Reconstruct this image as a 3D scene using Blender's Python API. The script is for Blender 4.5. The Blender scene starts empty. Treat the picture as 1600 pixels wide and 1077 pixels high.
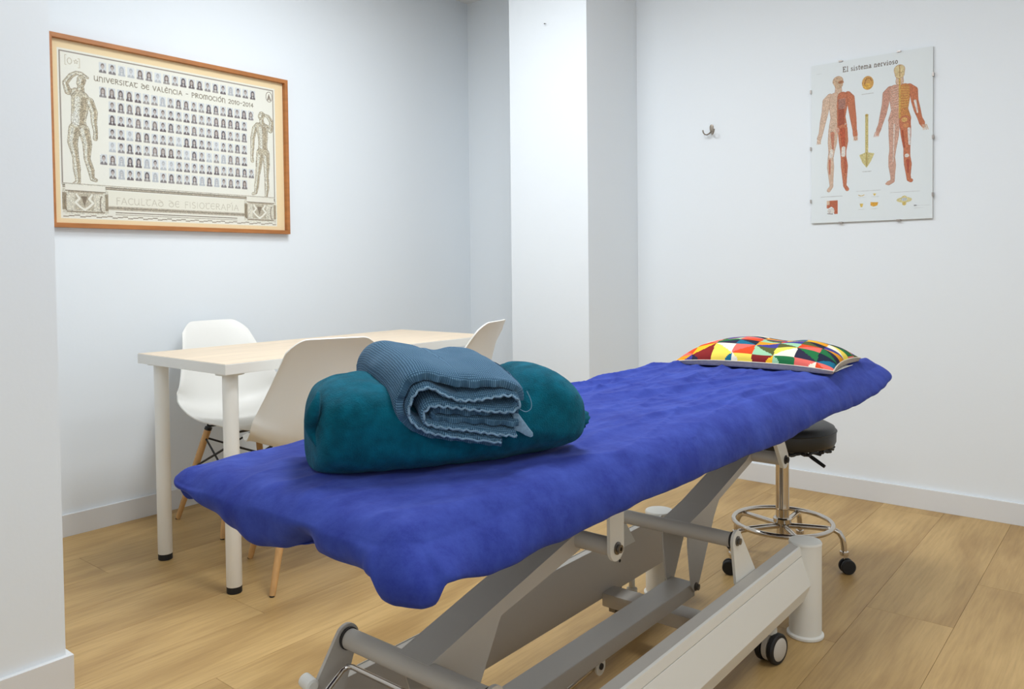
import bpy, bmesh, math, random
import numpy as np
from mathutils import Vector, Matrix, noise

random.seed(7)
SC = bpy.context.scene
COL = SC.collection
R = math.radians

# ------------------------------------------------------------------ camera
F_PX, YAW, PITCH, ROLL, SHIFT = 1236.48, R(39.2127), R(1.5715), R(-0.62508), -86.234
CAM_H = 1.05
fw = Vector((math.cos(YAW) * math.cos(PITCH), math.sin(YAW) * math.cos(PITCH), -math.sin(PITCH)))
rt = Vector((math.sin(YAW), -math.cos(YAW), 0))
up = rt.cross(fw)
rt, up = rt * math.cos(ROLL) + up * math.sin(ROLL), -rt * math.sin(ROLL) + up * math.cos(ROLL)
cam = bpy.data.cameras.new('camera')
cam.sensor_fit = 'HORIZONTAL'
cam.sensor_width = 36
cam.lens = F_PX / 1600 * 36
cam.shift_y = SHIFT / 1600
cam.clip_start = 0.02
co = bpy.data.objects.new('camera', cam)
co.matrix_world = Matrix(((rt.x, up.x, -fw.x, 0), (rt.y, up.y, -fw.y, 0), (rt.z, up.z, -fw.z, CAM_H), (0, 0, 0, 1)))
COL.objects.link(co)
SC.camera = co

# ------------------------------------------------------------------ light
SC.view_settings.view_transform = 'Standard'
SC.view_settings.look = 'None'
SC.view_settings.gamma = 1
SC.view_settings.use_curve_mapping = False
SC.view_settings.exposure = 0.04
w = bpy.data.worlds.new('world')
SC.world = w
w.use_nodes = True
w.node_tree.nodes['Background'].inputs[0].default_value = (0.8, 0.9, 1.0, 1)
w.node_tree.nodes['Background'].inputs[1].default_value = 0.3


def area(name, loc, size, power, color, rot=(0, 0, 0), size_y=None):
    l = bpy.data.lights.new(name, 'AREA')
    l.energy = power
    l.color = color
    l.size = size
    if size_y:
        l.shape = 'RECTANGLE'
        l.size_y = size_y
    o = bpy.data.objects.new(name, l)
    o.location = loc
    o.rotation_euler = rot
    COL.objects.link(o)
    return o


PANELS = [(1.70, -0.45), (2.05, 2.15), (1.65, 1.10), (-0.9, 0.0)]
PCOL = (0.90, 0.955, 1.0)
area('panel_light', (1.70, -0.45, 2.675), 0.56, 13, PCOL)  # added fill from the near right, shaped as a ceiling panel
area('panel_light', (2.05, 2.15, 2.675), 0.56, 21, PCOL)
area('panel_light', (1.65, 1.10, 2.675), 0.56, 25, PCOL)
area('panel_light', (-0.90, 0.00, 2.675), 0.56, 15, PCOL)
# added soft fill behind the camera, an unseen source with no door
area('door_daylight', (-1.2, -1.72, 1.25), 1.6, 8, (0.90, 0.95, 1.0), (R(-90), 0, 0), 2.1)

# ------------------------------------------------------------------ materials
def lin(c):
    return tuple(((v / 255) / 12.92 if v / 255 <= 0.04045 else ((v / 255 + 0.055) / 1.055) ** 2.4) for v in c)


def mat(name, rgb, rough=0.5, metal=0.0, noise_amt=0.0, nscale=20, bump=0.0, bscale=200, sheen=0.0, coat=0.0,
        spec=0.5, stretch=None, sheen_rough=0.4):
    m = bpy.data.materials.new(name)
    m.use_nodes = True
    nt = m.node_tree
    b = nt.nodes['Principled BSDF']
    c = lin(rgb)
    b.inputs['Base Color'].default_value = (*c, 1)
    b.inputs['Roughness'].default_value = rough
    b.inputs['Metallic'].default_value = metal
    b.inputs['Specular IOR Level'].default_value = spec
    if sheen:
        b.inputs['Sheen Weight'].default_value = sheen
        b.inputs['Sheen Roughness'].default_value = sheen_rough
        b.inputs['Sheen Tint'].default_value = (*[min(1, v * 1.3 + 0.25) for v in c], 1)
    if coat:
        b.inputs['Coat Weight'].default_value = coat
        b.inputs['Coat Roughness'].default_value = 0.15
    tc = nt.nodes.new('ShaderNodeTexCoord')
    src = tc.outputs['Object']
    if stretch:
        mp = nt.nodes.new('ShaderNodeMapping')
        mp.inputs['Scale'].default_value = stretch
        nt.links.new(src, mp.inputs[0])
        src = mp.outputs[0]
    if noise_amt:
        n = nt.nodes.new('ShaderNodeTexNoise')
        n.inputs['Scale'].default_value = nscale
        n.inputs['Detail'].default_value = 5
        nt.links.new(src, n.inputs['Vector'])
        r = nt.nodes.new('ShaderNodeValToRGB')
        r.color_ramp.elements[0].position = 0.3
        r.color_ramp.elements[1].position = 0.7
        r.color_ramp.elements[0].color = (*[v * (1 - noise_amt) for v in c], 1)
        r.color_ramp.elements[1].color = (*[min(1, v * (1 + noise_amt)) for v in c], 1)
        nt.links.new(n.outputs['Fac'], r.inputs[0])
        nt.links.new(r.outputs[0], b.inputs['Base Color'])
    if bump:
        n2 = nt.nodes.new('ShaderNodeTexNoise')
        n2.inputs['Scale'].default_value = bscale
        n2.inputs['Detail'].default_value = 3
        nt.links.new(tc.outputs['Object'], n2.inputs['Vector'])
        bp = nt.nodes.new('ShaderNodeBump')
        bp.inputs['Strength'].default_value = bump
        bp.inputs['Distance'].default_value = 0.002
        nt.links.new(n2.outputs['Fac'], bp.inputs['Height'])
        nt.links.new(bp.outputs[0], b.inputs['Normal'])
    return m


M = {}
M['wall'] = mat('wall_paint', (236, 241, 245), 0.85, bump=0.12, bscale=90, spec=0.2)
M['ceiling'] = mat('ceiling_paint', (240, 240, 238), 0.9, spec=0.1)
M['skirting'] = mat('skirting_lacquer', (226, 227, 228), 0.45)
M['plastic_white'] = mat('chair_shell_plastic', (238, 236, 230), 0.42, spec=0.4)
M['beech'] = mat('chair_leg_beech', (206, 160, 104), 0.5, noise_amt=0.15, nscale=9, stretch=(6, 6, 1))
M['black_wire'] = mat('black_wire', (22, 21, 22), 0.45)
M['black_rubber'] = mat('black_rubber', (20, 20, 22), 0.6)
M['dark_brown'] = mat('mount_brown', (92, 66, 44), 0.6)
M['leg_white'] = mat('table_leg_lacquer', (240, 238, 231), 0.4)
M['table_edge'] = mat('table_edge_band', (236, 234, 228), 0.5)
M['table_top'] = mat('table_top_laminate', (226, 206, 180), 0.45, noise_amt=0.09, nscale=5, stretch=(0.6, 9, 1))
M['frame_grey'] = mat('frame_powder_coat', (198, 192, 183), 0.42, bump=0.1, bscale=500)
M['frame_light'] = mat('cover_powder_coat', (234, 232, 224), 0.42, bump=0.1, bscale=500)
M['bolt'] = mat('steel_bolt', (120, 116, 112), 0.3, 1.0)
M['chrome'] = mat('chrome', (205, 198, 190), 0.10, 1.0)
M['nickel'] = mat('satin_nickel', (150, 140, 128), 0.38, 0.7)
M['vinyl'] = mat('black_vinyl', (38, 38, 38), 0.42, bump=0.15, bscale=300)
M['seam'] = mat('frame_gap_dark', (52, 48, 44), 0.7)
M['wood_frame'] = mat('frame_oak_stain', (176, 112, 58), 0.5, noise_amt=0.14, nscale=7, stretch=(1.5, 1.5, 8))
M['cream_cloth'] = mat('pillow_back_linen', (206, 196, 178), 0.9, noise_amt=0.08, nscale=120, bump=0.4, bscale=700)
M['paper_white'] = mat('face_cover_paper', (238, 238, 236), 0.8)
M['foam'] = mat('mattress_vinyl', (60, 66, 120), 0.6)
M['poster_back'] = mat('poster_backboard', (214, 214, 212), 0.7)
M['thread'] = mat('towel_thread', (110, 148, 172), 0.9)
M['hem'] = mat('towel_hem', (122, 154, 178), 0.95, noise_amt=0.2, nscale=160, bump=0.6, bscale=500, sheen=0.3)
M['steel_clip'] = mat('glass_clip', (178, 170, 164), 0.35, 0.6)
M['hub_grey'] = mat('caster_hub', (196, 190, 180), 0.5)
M['hole'] = mat('nail_dark', (90, 84, 80), 0.5, 0.5)


def blue_sheet_mat():
    m = mat('blue_microfibre', (50, 66, 158), 0.85, sheen=0.22, spec=0.15)
    nt = m.node_tree
    b = nt.nodes['Principled BSDF']
    tc = nt.nodes.new('ShaderNodeTexCoord')
    n = nt.nodes.new('ShaderNodeTexNoise'); n.inputs['Scale'].default_value = 11; n.inputs['Detail'].default_value = 10
    n.inputs['Roughness'].default_value = 0.74
    nt.links.new(tc.outputs['Object'], n.inputs['Vector'])
    r = nt.nodes.new('ShaderNodeValToRGB')
    r.color_ramp.elements[0].position = 0.38
    r.color_ramp.elements[1].position = 0.68
    r.color_ramp.elements[0].color = (*lin((43, 56, 138)), 1)
    r.color_ramp.elements[1].color = (*lin((63, 81, 167)), 1)
    nt.links.new(n.outputs['Fac'], r.inputs[0])
    nt.links.new(r.outputs[0], b.inputs['Base Color'])
    n2 = nt.nodes.new('ShaderNodeTexNoise'); n2.inputs['Scale'].default_value = 60; n2.inputs['Detail'].default_value = 6
    nt.links.new(tc.outputs['Object'], n2.inputs['Vector'])
    bp = nt.nodes.new('ShaderNodeBump'); bp.inputs['Strength'].default_value = 0.25; bp.inputs['Distance'].default_value = 0.003
    nt.links.new(n2.outputs['Fac'], bp.inputs['Height'])
    nt.links.new(bp.outputs[0], b.inputs['Normal'])
    return m


M['sheet'] = blue_sheet_mat()
M['blanket'] = mat('teal_fleece', (6, 88, 108), 0.95, noise_amt=0.30, nscale=46, bump=0.8, bscale=420, sheen=0.2, spec=0.1, sheen_rough=0.5)


def towel_mat():
    m = mat('waffle_towel', (64, 104, 138), 0.95, sheen=0.4, spec=0.1)
    nt = m.node_tree
    b = nt.nodes['Principled BSDF']
    uv = nt.nodes.new('ShaderNodeUVMap')
    mp = nt.nodes.new('ShaderNodeMapping')
    mp.inputs['Scale'].default_value = (1, 1, 1)
    nt.links.new(uv.outputs[0], mp.inputs[0])
    w1 = nt.nodes.new('ShaderNodeTexWave'); w1.bands_direction = 'X'; w1.inputs['Scale'].default_value = 46; w1.inputs['Distortion'].default_value = 2.0
    w2 = nt.nodes.new('ShaderNodeTexWave'); w2.bands_direction = 'Y'; w2.inputs['Scale'].default_value = 46; w2.inputs['Distortion'].default_value = 2.0
    for q in (w1, w2):
        q.inputs['Detail'].default_value = 1
        nt.links.new(mp.outputs[0], q.inputs['Vector'])
    mx = nt.nodes.new('ShaderNodeMath'); mx.operation = 'MULTIPLY'
    nt.links.new(w1.outputs['Fac'], mx.inputs[0]); nt.links.new(w2.outputs['Fac'], mx.inputs[1])
    r = nt.nodes.new('ShaderNodeValToRGB')
    r.color_ramp.elements[0].color = (*lin((54, 84, 108)), 1)
    r.color_ramp.elements[1].color = (*lin((104, 142, 170)), 1)
    r.color_ramp.elements[1].position = 0.8
    nt.links.new(mx.outputs[0], r.inputs[0])
    nt.links.new(r.outputs[0], b.inputs['Base Color'])
    bp = nt.nodes.new('ShaderNodeBump'); bp.inputs['Strength'].default_value = 0.6; bp.inputs['Distance'].default_value = 0.0015
    nt.links.new(mx.outputs[0], bp.inputs['Height'])
    nt.links.new(bp.outputs[0], b.inputs['Normal'])
    return m


M['towel'] = towel_mat()


def floor_mat():
    m = bpy.data.materials.new('oak_laminate')
    m.use_nodes = True
    nt = m.node_tree
    b = nt.nodes['Principled BSDF']
    tc = nt.nodes.new('ShaderNodeTexCoord')
    oi = nt.nodes.new('ShaderNodeObjectInfo')
    ad = nt.nodes.new('ShaderNodeVectorMath'); ad.operation = 'MULTIPLY_ADD'
    nt.links.new(oi.outputs['Random'], ad.inputs[0])
    ad.inputs[1].default_value = (37, 19, 11)
    nt.links.new(tc.outputs['Object'], ad.inputs[2])

    def nz(scale, st, detail=5, rough=0.55, dist=0.0):
        mp = nt.nodes.new('ShaderNodeMapping'); mp.inputs['Scale'].default_value = st
        nt.links.new(ad.outputs[0], mp.inputs[0])
        n = nt.nodes.new('ShaderNodeTexNoise')
        n.inputs['Scale'].default_value = scale; n.inputs['Detail'].default_value = detail
        n.inputs['Roughness'].default_value = rough; n.inputs['Distortion'].default_value = dist
        nt.links.new(mp.outputs[0], n.inputs['Vector'])
        return n.outputs['Fac']
    big = nz(2.2, (0.8, 3.0, 1), 3, 0.5, 0.6)
    fine = nz(9, (0.7, 11, 1), 6, 0.6, 0.3)
    r1 = nt.nodes.new('ShaderNodeValToRGB')
    r1.color_ramp.elements[0].position = 0.3; r1.color_ramp.elements[0].color = (*lin((174, 139, 87)), 1)
    r1.color_ramp.elements[1].position = 0.7; r1.color_ramp.elements[1].color = (*lin((206, 171, 114)), 1)
    nt.links.new(big, r1.inputs[0])
    r2 = nt.nodes.new('ShaderNodeValToRGB')
    r2.color_ramp.elements[0].position = 0.3; r2.color_ramp.elements[0].color = (0.83, 0.81, 0.78, 1)
    r2.color_ramp.elements[1].position = 0.6; r2.color_ramp.elements[1].color = (1, 1, 1, 1)
    nt.links.new(fine, r2.inputs[0])
    mx = nt.nodes.new('ShaderNodeMix'); mx.data_type = 'RGBA'; mx.blend_type = 'MULTIPLY'
    mx.inputs['Factor'].default_value = 1
    nt.links.new(r1.outputs[0], mx.inputs['A']); nt.links.new(r2.outputs[0], mx.inputs['B'])
    hs = nt.nodes.new('ShaderNodeHueSaturation')
    mr = nt.nodes.new('ShaderNodeMapRange')
    mr.inputs['To Min'].default_value = 0.975; mr.inputs['To Max'].default_value = 1.02
    nt.links.new(oi.outputs['Random'], mr.inputs['Value'])
    nt.links.new(mr.outputs[0], hs.inputs['Value'])
    nt.links.new(mx.outputs['Result'], hs.inputs['Color'])
    nt.links.new(hs.outputs[0], b.inputs['Base Color'])
    b.inputs['Roughness'].default_value = 0.42
    b.inputs['Specular IOR Level'].default_value = 0.35
    bp = nt.nodes.new('ShaderNodeBump'); bp.inputs['Strength'].default_value = 0.08; bp.inputs['Distance'].default_value = 0.001
    nt.links.new(fine, bp.inputs['Height'])
    nt.links.new(bp.outputs[0], b.inputs['Normal'])
    return m


M['floor'] = floor_mat()
M['subfloor'] = mat('subfloor', (96, 70, 44), 0.8)


def emit_mat(name, col, s):
    m = bpy.data.materials.new(name); m.use_nodes = True
    b = m.node_tree.nodes['Principled BSDF']
    b.inputs['Base Color'].default_value = (0.8, 0.8, 0.8, 1)
    b.inputs['Emission Color'].default_value = (*col, 1)
    b.inputs['Emission Strength'].default_value = s
    return m


def glass_mat(name='picture_glass', rough=0.02):
    m = bpy.data.materials.new(name); m.use_nodes = True
    nt = m.node_tree
    for n in list(nt.nodes):
        if n.type == 'BSDF_PRINCIPLED':
            nt.nodes.remove(n)
    out = [n for n in nt.nodes if n.type == 'OUTPUT_MATERIAL'][0]
    tr = nt.nodes.new('ShaderNodeBsdfTransparent')
    tr.inputs[0].default_value = (0.99, 0.995, 0.99, 1)
    gl = nt.nodes.new('ShaderNodeBsdfGlossy'); gl.inputs['Roughness'].default_value = rough
    fr = nt.nodes.new('ShaderNodeFresnel'); fr.inputs['IOR'].default_value = 1.45
    mx = nt.nodes.new('ShaderNodeMixShader')
    ge = nt.nodes.new('ShaderNodeNewGeometry')
    iv = nt.nodes.new('ShaderNodeMath'); iv.operation = 'SUBTRACT'; iv.inputs[0].default_value = 1
    nt.links.new(ge.outputs['Backfacing'], iv.inputs[1])
    mu = nt.nodes.new('ShaderNodeMath'); mu.operation = 'MULTIPLY'
    nt.links.new(iv.outputs[0], mu.inputs[0]); nt.links.new(fr.outputs[0], mu.inputs[1])
    nt.links.new(mu.outputs[0], mx.inputs[0]); nt.links.new(tr.outputs[0], mx.inputs[1]); nt.links.new(gl.outputs[0], mx.inputs[2])
    nt.links.new(mx.outputs[0], out.inputs[0])
    return m


M['glass'] = glass_mat()


def attr_mat(name, rough=0.6, spec=0.2, bump=0.0):
    m = bpy.data.materials.new(name); m.use_nodes = True
    nt = m.node_tree
    b = nt.nodes['Principled BSDF']
    a = nt.nodes.new('ShaderNodeVertexColor'); a.layer_name = 'print'
    nt.links.new(a.outputs[0], b.inputs['Base Color'])
    b.inputs['Roughness'].default_value = rough
    b.inputs['Specular IOR Level'].default_value = spec
    if bump:
        tc = nt.nodes.new('ShaderNodeTexCoord')
        n = nt.nodes.new('ShaderNodeTexNoise'); n.inputs['Scale'].default_value = 600
        nt.links.new(tc.outputs['Object'], n.inputs['Vector'])
        bp = nt.nodes.new('ShaderNodeBump'); bp.inputs['Strength'].default_value = bump; bp.inputs['Distance'].default_value = 0.001
        nt.links.new(n.outputs['Fac'], bp.inputs['Height']); nt.links.new(bp.outputs[0], b.inputs['Normal'])
    return m


M['print'] = attr_mat('printed_paper')
M['pillow_print'] = attr_mat('pillow_print', 0.9, 0.1, 0.4)


# ------------------------------------------------------------------ mesh helpers
class MB:
    """collects world-space geometry for ONE mesh object"""
    def __init__(self):
        self.v = []; self.f = []

    def add(self, vs, fs):
        o = len(self.v)
        self.v += [tuple(p) for p in vs]
        self.f += [tuple(i + o for i in f) for f in fs]
        return self

    def box(self, x0, x1, y0, y1, z0, z1):
        vs = [(x, y, z) for x in (x0, x1) for y in (y0, y1) for z in (z0, z1)]
        return self.add(vs, [(0, 1, 3, 2), (4, 6, 7, 5), (0, 4, 5, 1), (2, 3, 7, 6), (0, 2, 6, 4), (1, 5, 7, 3)])

    def prism(self, poly, axis, a, b):
        """poly of 2D pts; axis 0: pts are (y,z) extruded in x; 1: (x,z) in y; 2: (x,y) in z"""
        def mk(p, t):
            if axis == 0: return (t, p[0], p[1])
            if axis == 1: return (p[0], t, p[1])
            return (p[0], p[1], t)
        n = len(poly)
        vs = [mk(p, a) for p in poly] + [mk(p, b) for p in poly]
        fs = [tuple(range(n)), tuple(range(2 * n - 1, n - 1, -1))]
        fs += [(i, i + n, (i + 1) % n + n, (i + 1) % n) for i in range(n)]
        return self.add(vs, fs)

    def tube(self, pts, r, n=16, cap=True, closed=False):
        pts = [Vector(p) for p in pts]
        m = len(pts)
        rs = r if isinstance(r, (list, tuple)) else [r] * m
        prev = None
        vs = []
        for i, p in enumerate(pts):
            if closed:
                t = pts[(i + 1) % m] - pts[i - 1]
            else:
                t = pts[min(i + 1, m - 1)] - pts[max(i - 1, 0)]
            t.normalize()
            if prev is None:
                a = Vector((0, 0, 1)) if abs(t.z) < 0.9 else Vector((1, 0, 0))
                nn = t.cross(a).normalized()
            else:
                nn = (prev - t * prev.dot(t)).normalized()
            prev = nn
            bb = t.cross(nn)
            for k in range(n):
                an = 2 * math.pi * k / n
                vs.append(p + (nn * math.cos(an) + bb * math.sin(an)) * rs[i])
        fs = []
        L = m if closed else m - 1
        for i in range(L):
            j = (i + 1) % m
            for k in range(n):
                fs.append((i * n + k, i * n + (k + 1) % n, j * n + (k + 1) % n, j * n + k))
        if cap and not closed:
            fs.append(tuple(range(n - 1, -1, -1)))
            fs.append(tuple((m - 1) * n + k for k in range(n)))
        return self.add(vs, fs)

    def lathe(self, c, prof, n=32, axis=(0, 0, 1)):
        """prof: list of (r, h) along axis from centre c"""
        ax = Vector(axis).normalized()
        a = Vector((0, 0, 1)) if abs(ax.z) < 0.9 else Vector((1, 0, 0))
        e1 = ax.cross(a).normalized(); e2 = ax.cross(e1)
        c = Vector(c)
        vs = []
        for (r, h) in prof:
            for k in range(n):
                an = 2 * math.pi * k / n
                vs.append(c + ax * h + (e1 * math.cos(an) + e2 * math.sin(an)) * max(r, 1e-5))
        fs = []
        for i in range(len(prof) - 1):
            for k in range(n):
                fs.append((i * n + k, i * n + (k + 1) % n, (i + 1) * n + (k + 1) % n, (i + 1) * n + k))
        fs.append(tuple(range(n - 1, -1, -1)))
        fs.append(tuple((len(prof) - 1) * n + k for k in range(n)))
        return self.add(vs, fs)

    def grid(self, rows, closed_u=False):
        """rows: list of lists of points"""
        m = len(rows[0]); vs = [p for r in rows for p in r]; fs = []
        for i in range(len(rows) - 1):
            for j in range(m if closed_u else m - 1):
                k = (j + 1) % m
                fs.append((i * m + j, i * m + k, (i + 1) * m + k, (i + 1) * m + j))
        return self.add(vs, fs)

    def build(self, name, m, parent=None, bevel=0.0, smooth=35, origin=None, label=None, fix=True):
        org = Vector(origin) if origin is not None else (parent_origin(parent) if parent else None)
        if org is None:
            vs = np.array([list(p) for p in self.v])
            org = Vector(((vs[:, 0].min() + vs[:, 0].max()) / 2, (vs[:, 1].min() + vs[:, 1].max()) / 2, vs[:, 2].min()))
        me = bpy.data.meshes.new(name)
        me.from_pydata([tuple(Vector(p) - org) for p in self.v], [], self.f)
        if fix or bevel:
            bm = bmesh.new(); bm.from_mesh(me)
            if fix:
                bmesh.ops.recalc_face_normals(bm, faces=bm.faces)
            if bevel:
                es = [e for e in bm.edges if len(e.link_faces) == 2 and e.calc_face_angle(0) > R(30)]
                bmesh.ops.bevel(bm, geom=es, offset=bevel, segments=2, affect='EDGES', profile=0.6, clamp_overlap=True)
            bm.to_mesh(me); bm.free()
        if smooth:
            me.shade_smooth()
            me.set_sharp_from_angle(angle=R(smooth))
        me.materials.append(m)
        o = bpy.data.objects.new(name, me)
        COL.objects.link(o)
        if parent:
            o.parent = parent
            o.location = org - parent_origin(parent)
        else:
            o.location = org
        if label:
            o['label'] = label
        return o


def parent_origin(p):
    v = Vector((0, 0, 0))
    while p:
        v += Vector(p.location)
        p = p.parent
    return v


def thing(name, loc, label, cat, group=None):
    o = bpy.data.objects.new(name, None)
    o.empty_display_size = 0.1
    o.location = loc
    COL.objects.link(o)
    return tag(o, label, cat, group)


def tag(o, label, cat, group=None):
    o['label'] = label; o['category'] = cat
    if group: o['group'] = group
    return o


def struct(o):
    o['kind'] = 'structure'
    return o


# ------------------------------------------------------------------ room shell
X0, X1, Y0, Y1, ZC = -2.2, 3.705, -1.8, 3.36, 2.70
struct(MB().box(X1, X1 + .12, Y0 - .12, Y1 + .12, 0, ZC).build('wall_right', M['wall'], smooth=0))
struct(MB().box(X0 - .12, X1, Y1, Y1 + .12, 0, ZC).build('wall_left', M['wall'], smooth=0))
struct(MB().box(X0 - .12, X0, Y0 - .12, Y1, 0, ZC).build('wall_back', M['wall'], smooth=0))
struct(MB().box(X0, X1, Y0 - .12, Y0, 0, ZC).build('wall_near', M['wall'], smooth=0))
struct(MB().box(X0 - .12, X1 + .12, Y0 - .12, Y1 + .12, ZC, ZC + .12).build('ceiling', M['ceiling'], smooth=0))
# wall projecting at the left and the square column against the right wall
struct(MB().box(X0, .807, 2.121, Y1, 0, ZC).build('wall_jog', M['wall'], smooth=0))
struct(MB().box(3.229, X1, 2.152, 2.635, 0, ZC).build('wall_column', M['wall'], smooth=0))

BB = 0.088


def skirt(name, pts):
    """skirting run: list of (x0,x1,y0,y1) boxes"""
    b = MB()
    for (x0, x1, y0, y1) in pts:
        b.box(x0, x1, y0, y1, 0, BB)
    return struct(b.build(name, M['skirting'], bevel=.0012, smooth=0))


skirt('baseboard_right', [(X1 - .014, X1, Y0, 2.138), (X1 - .014, X1, 2.649, Y1 - .014)])
skirt('baseboard_left', [(.821, X1, Y1 - .014, Y1)])
skirt('baseboard_jog', [(X0, .821, 2.107, 2.121), (.807, .821, 2.121, Y1)])
skirt('baseboard_column', [(3.215, 3.229, 2.138, 2.649), (3.229, X1, 2.138, 2.152), (3.229, X1, 2.635, 2.649)])

floor = struct(MB().box(X0 - .12, X1 + .12, Y0 - .12, Y1 + .12, -.06, -.009).build('floor', M['subfloor'], smooth=0))
# laminate planks, long side along the left wall
PW, PL, GAP = .238, 1.38, .0004
plank_cache = {}


def plank(x0, x1, y0, y1):
    key = (round(x1 - x0, 4), round(y1 - y0, 4))
    cx, cy = (x0 + x1) / 2, (y0 + y1) / 2
    if key in plank_cache:
        o = bpy.data.objects.new('plank', plank_cache[key])
        COL.objects.link(o)
    else:
        hx, hy = key[0] / 2 - GAP, key[1] / 2 - GAP
        o = MB().box(cx - hx, cx + hx, cy - hy, cy + hy, -.008, 0).build('plank', M['floor'], bevel=.0003, smooth=0, origin=(cx, cy, 0))
        plank_cache[key] = o.data
    o.parent = floor
    o.location = Vector((cx, cy, 0)) - Vector(floor.location)


row_off = {0: 2.537, -1: 2.93, 1: 2.93 - .69, 2: 2.70, 3: 2.15, 4: 2.98, 5: 2.45, 6: 1.9, 7: 2.75, 8: 2.2, 9: 1.7, 10: 2.6, 11: 3.05, 12: 2.3}
k = -10
while True:
    y0 = .445 + k * PW
    y1 = y0 + PW
    if y0 > Y1: break
    a, b_ = max(y0, Y0), min(y1, Y1)
    if b_ - a > .02:
        j = row_off.get(k, 2.5 + .37 * ((k * 5) % 7 - 3))
        x = j - PL * 6
        while x < X1:
            xa, xb = max(x, X0), min(x + PL, X1)
            if xb - xa > .02:
                plank(xa, xb, a, b_)
            x += PL
    k += 1

# LED panels in the ceiling (outside the frame); the first is added fill
for i, (x, y) in enumerate(PANELS):
    t = thing('ceiling_panel', (x, y, ZC - .02), ['white square ceiling light panel on the right, behind the camera',
              'white square ceiling light panel nearest the square column', 'white square ceiling light panel above the near end of the treatment table',
              'white square ceiling light panel over the wall jog on the left'][i], 'light', 'ceiling light panels')
    b = MB()
    for (a0, a1, b0, b1) in ((-.3, .3, -.3, -.285), (-.3, .3, .285, .3), (-.3, -.285, -.285, .285), (.285, .3, -.285, .285)):
        b.box(x + a0, x + a1, y + b0, y + b1, ZC - .022, ZC - .0005)
    b.build('panel_frame', M['skirting'], t, smooth=0)
    if 'led' not in M:
        M['led'] = emit_mat('led_diffuser', (0.95, 0.98, 1.0), 3.0)
    MB().box(x - .284, x + .284, y - .284, y + .284, ZC - .012, ZC - .0005).build('diffuser', M['led'], t, smooth=0)


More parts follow.
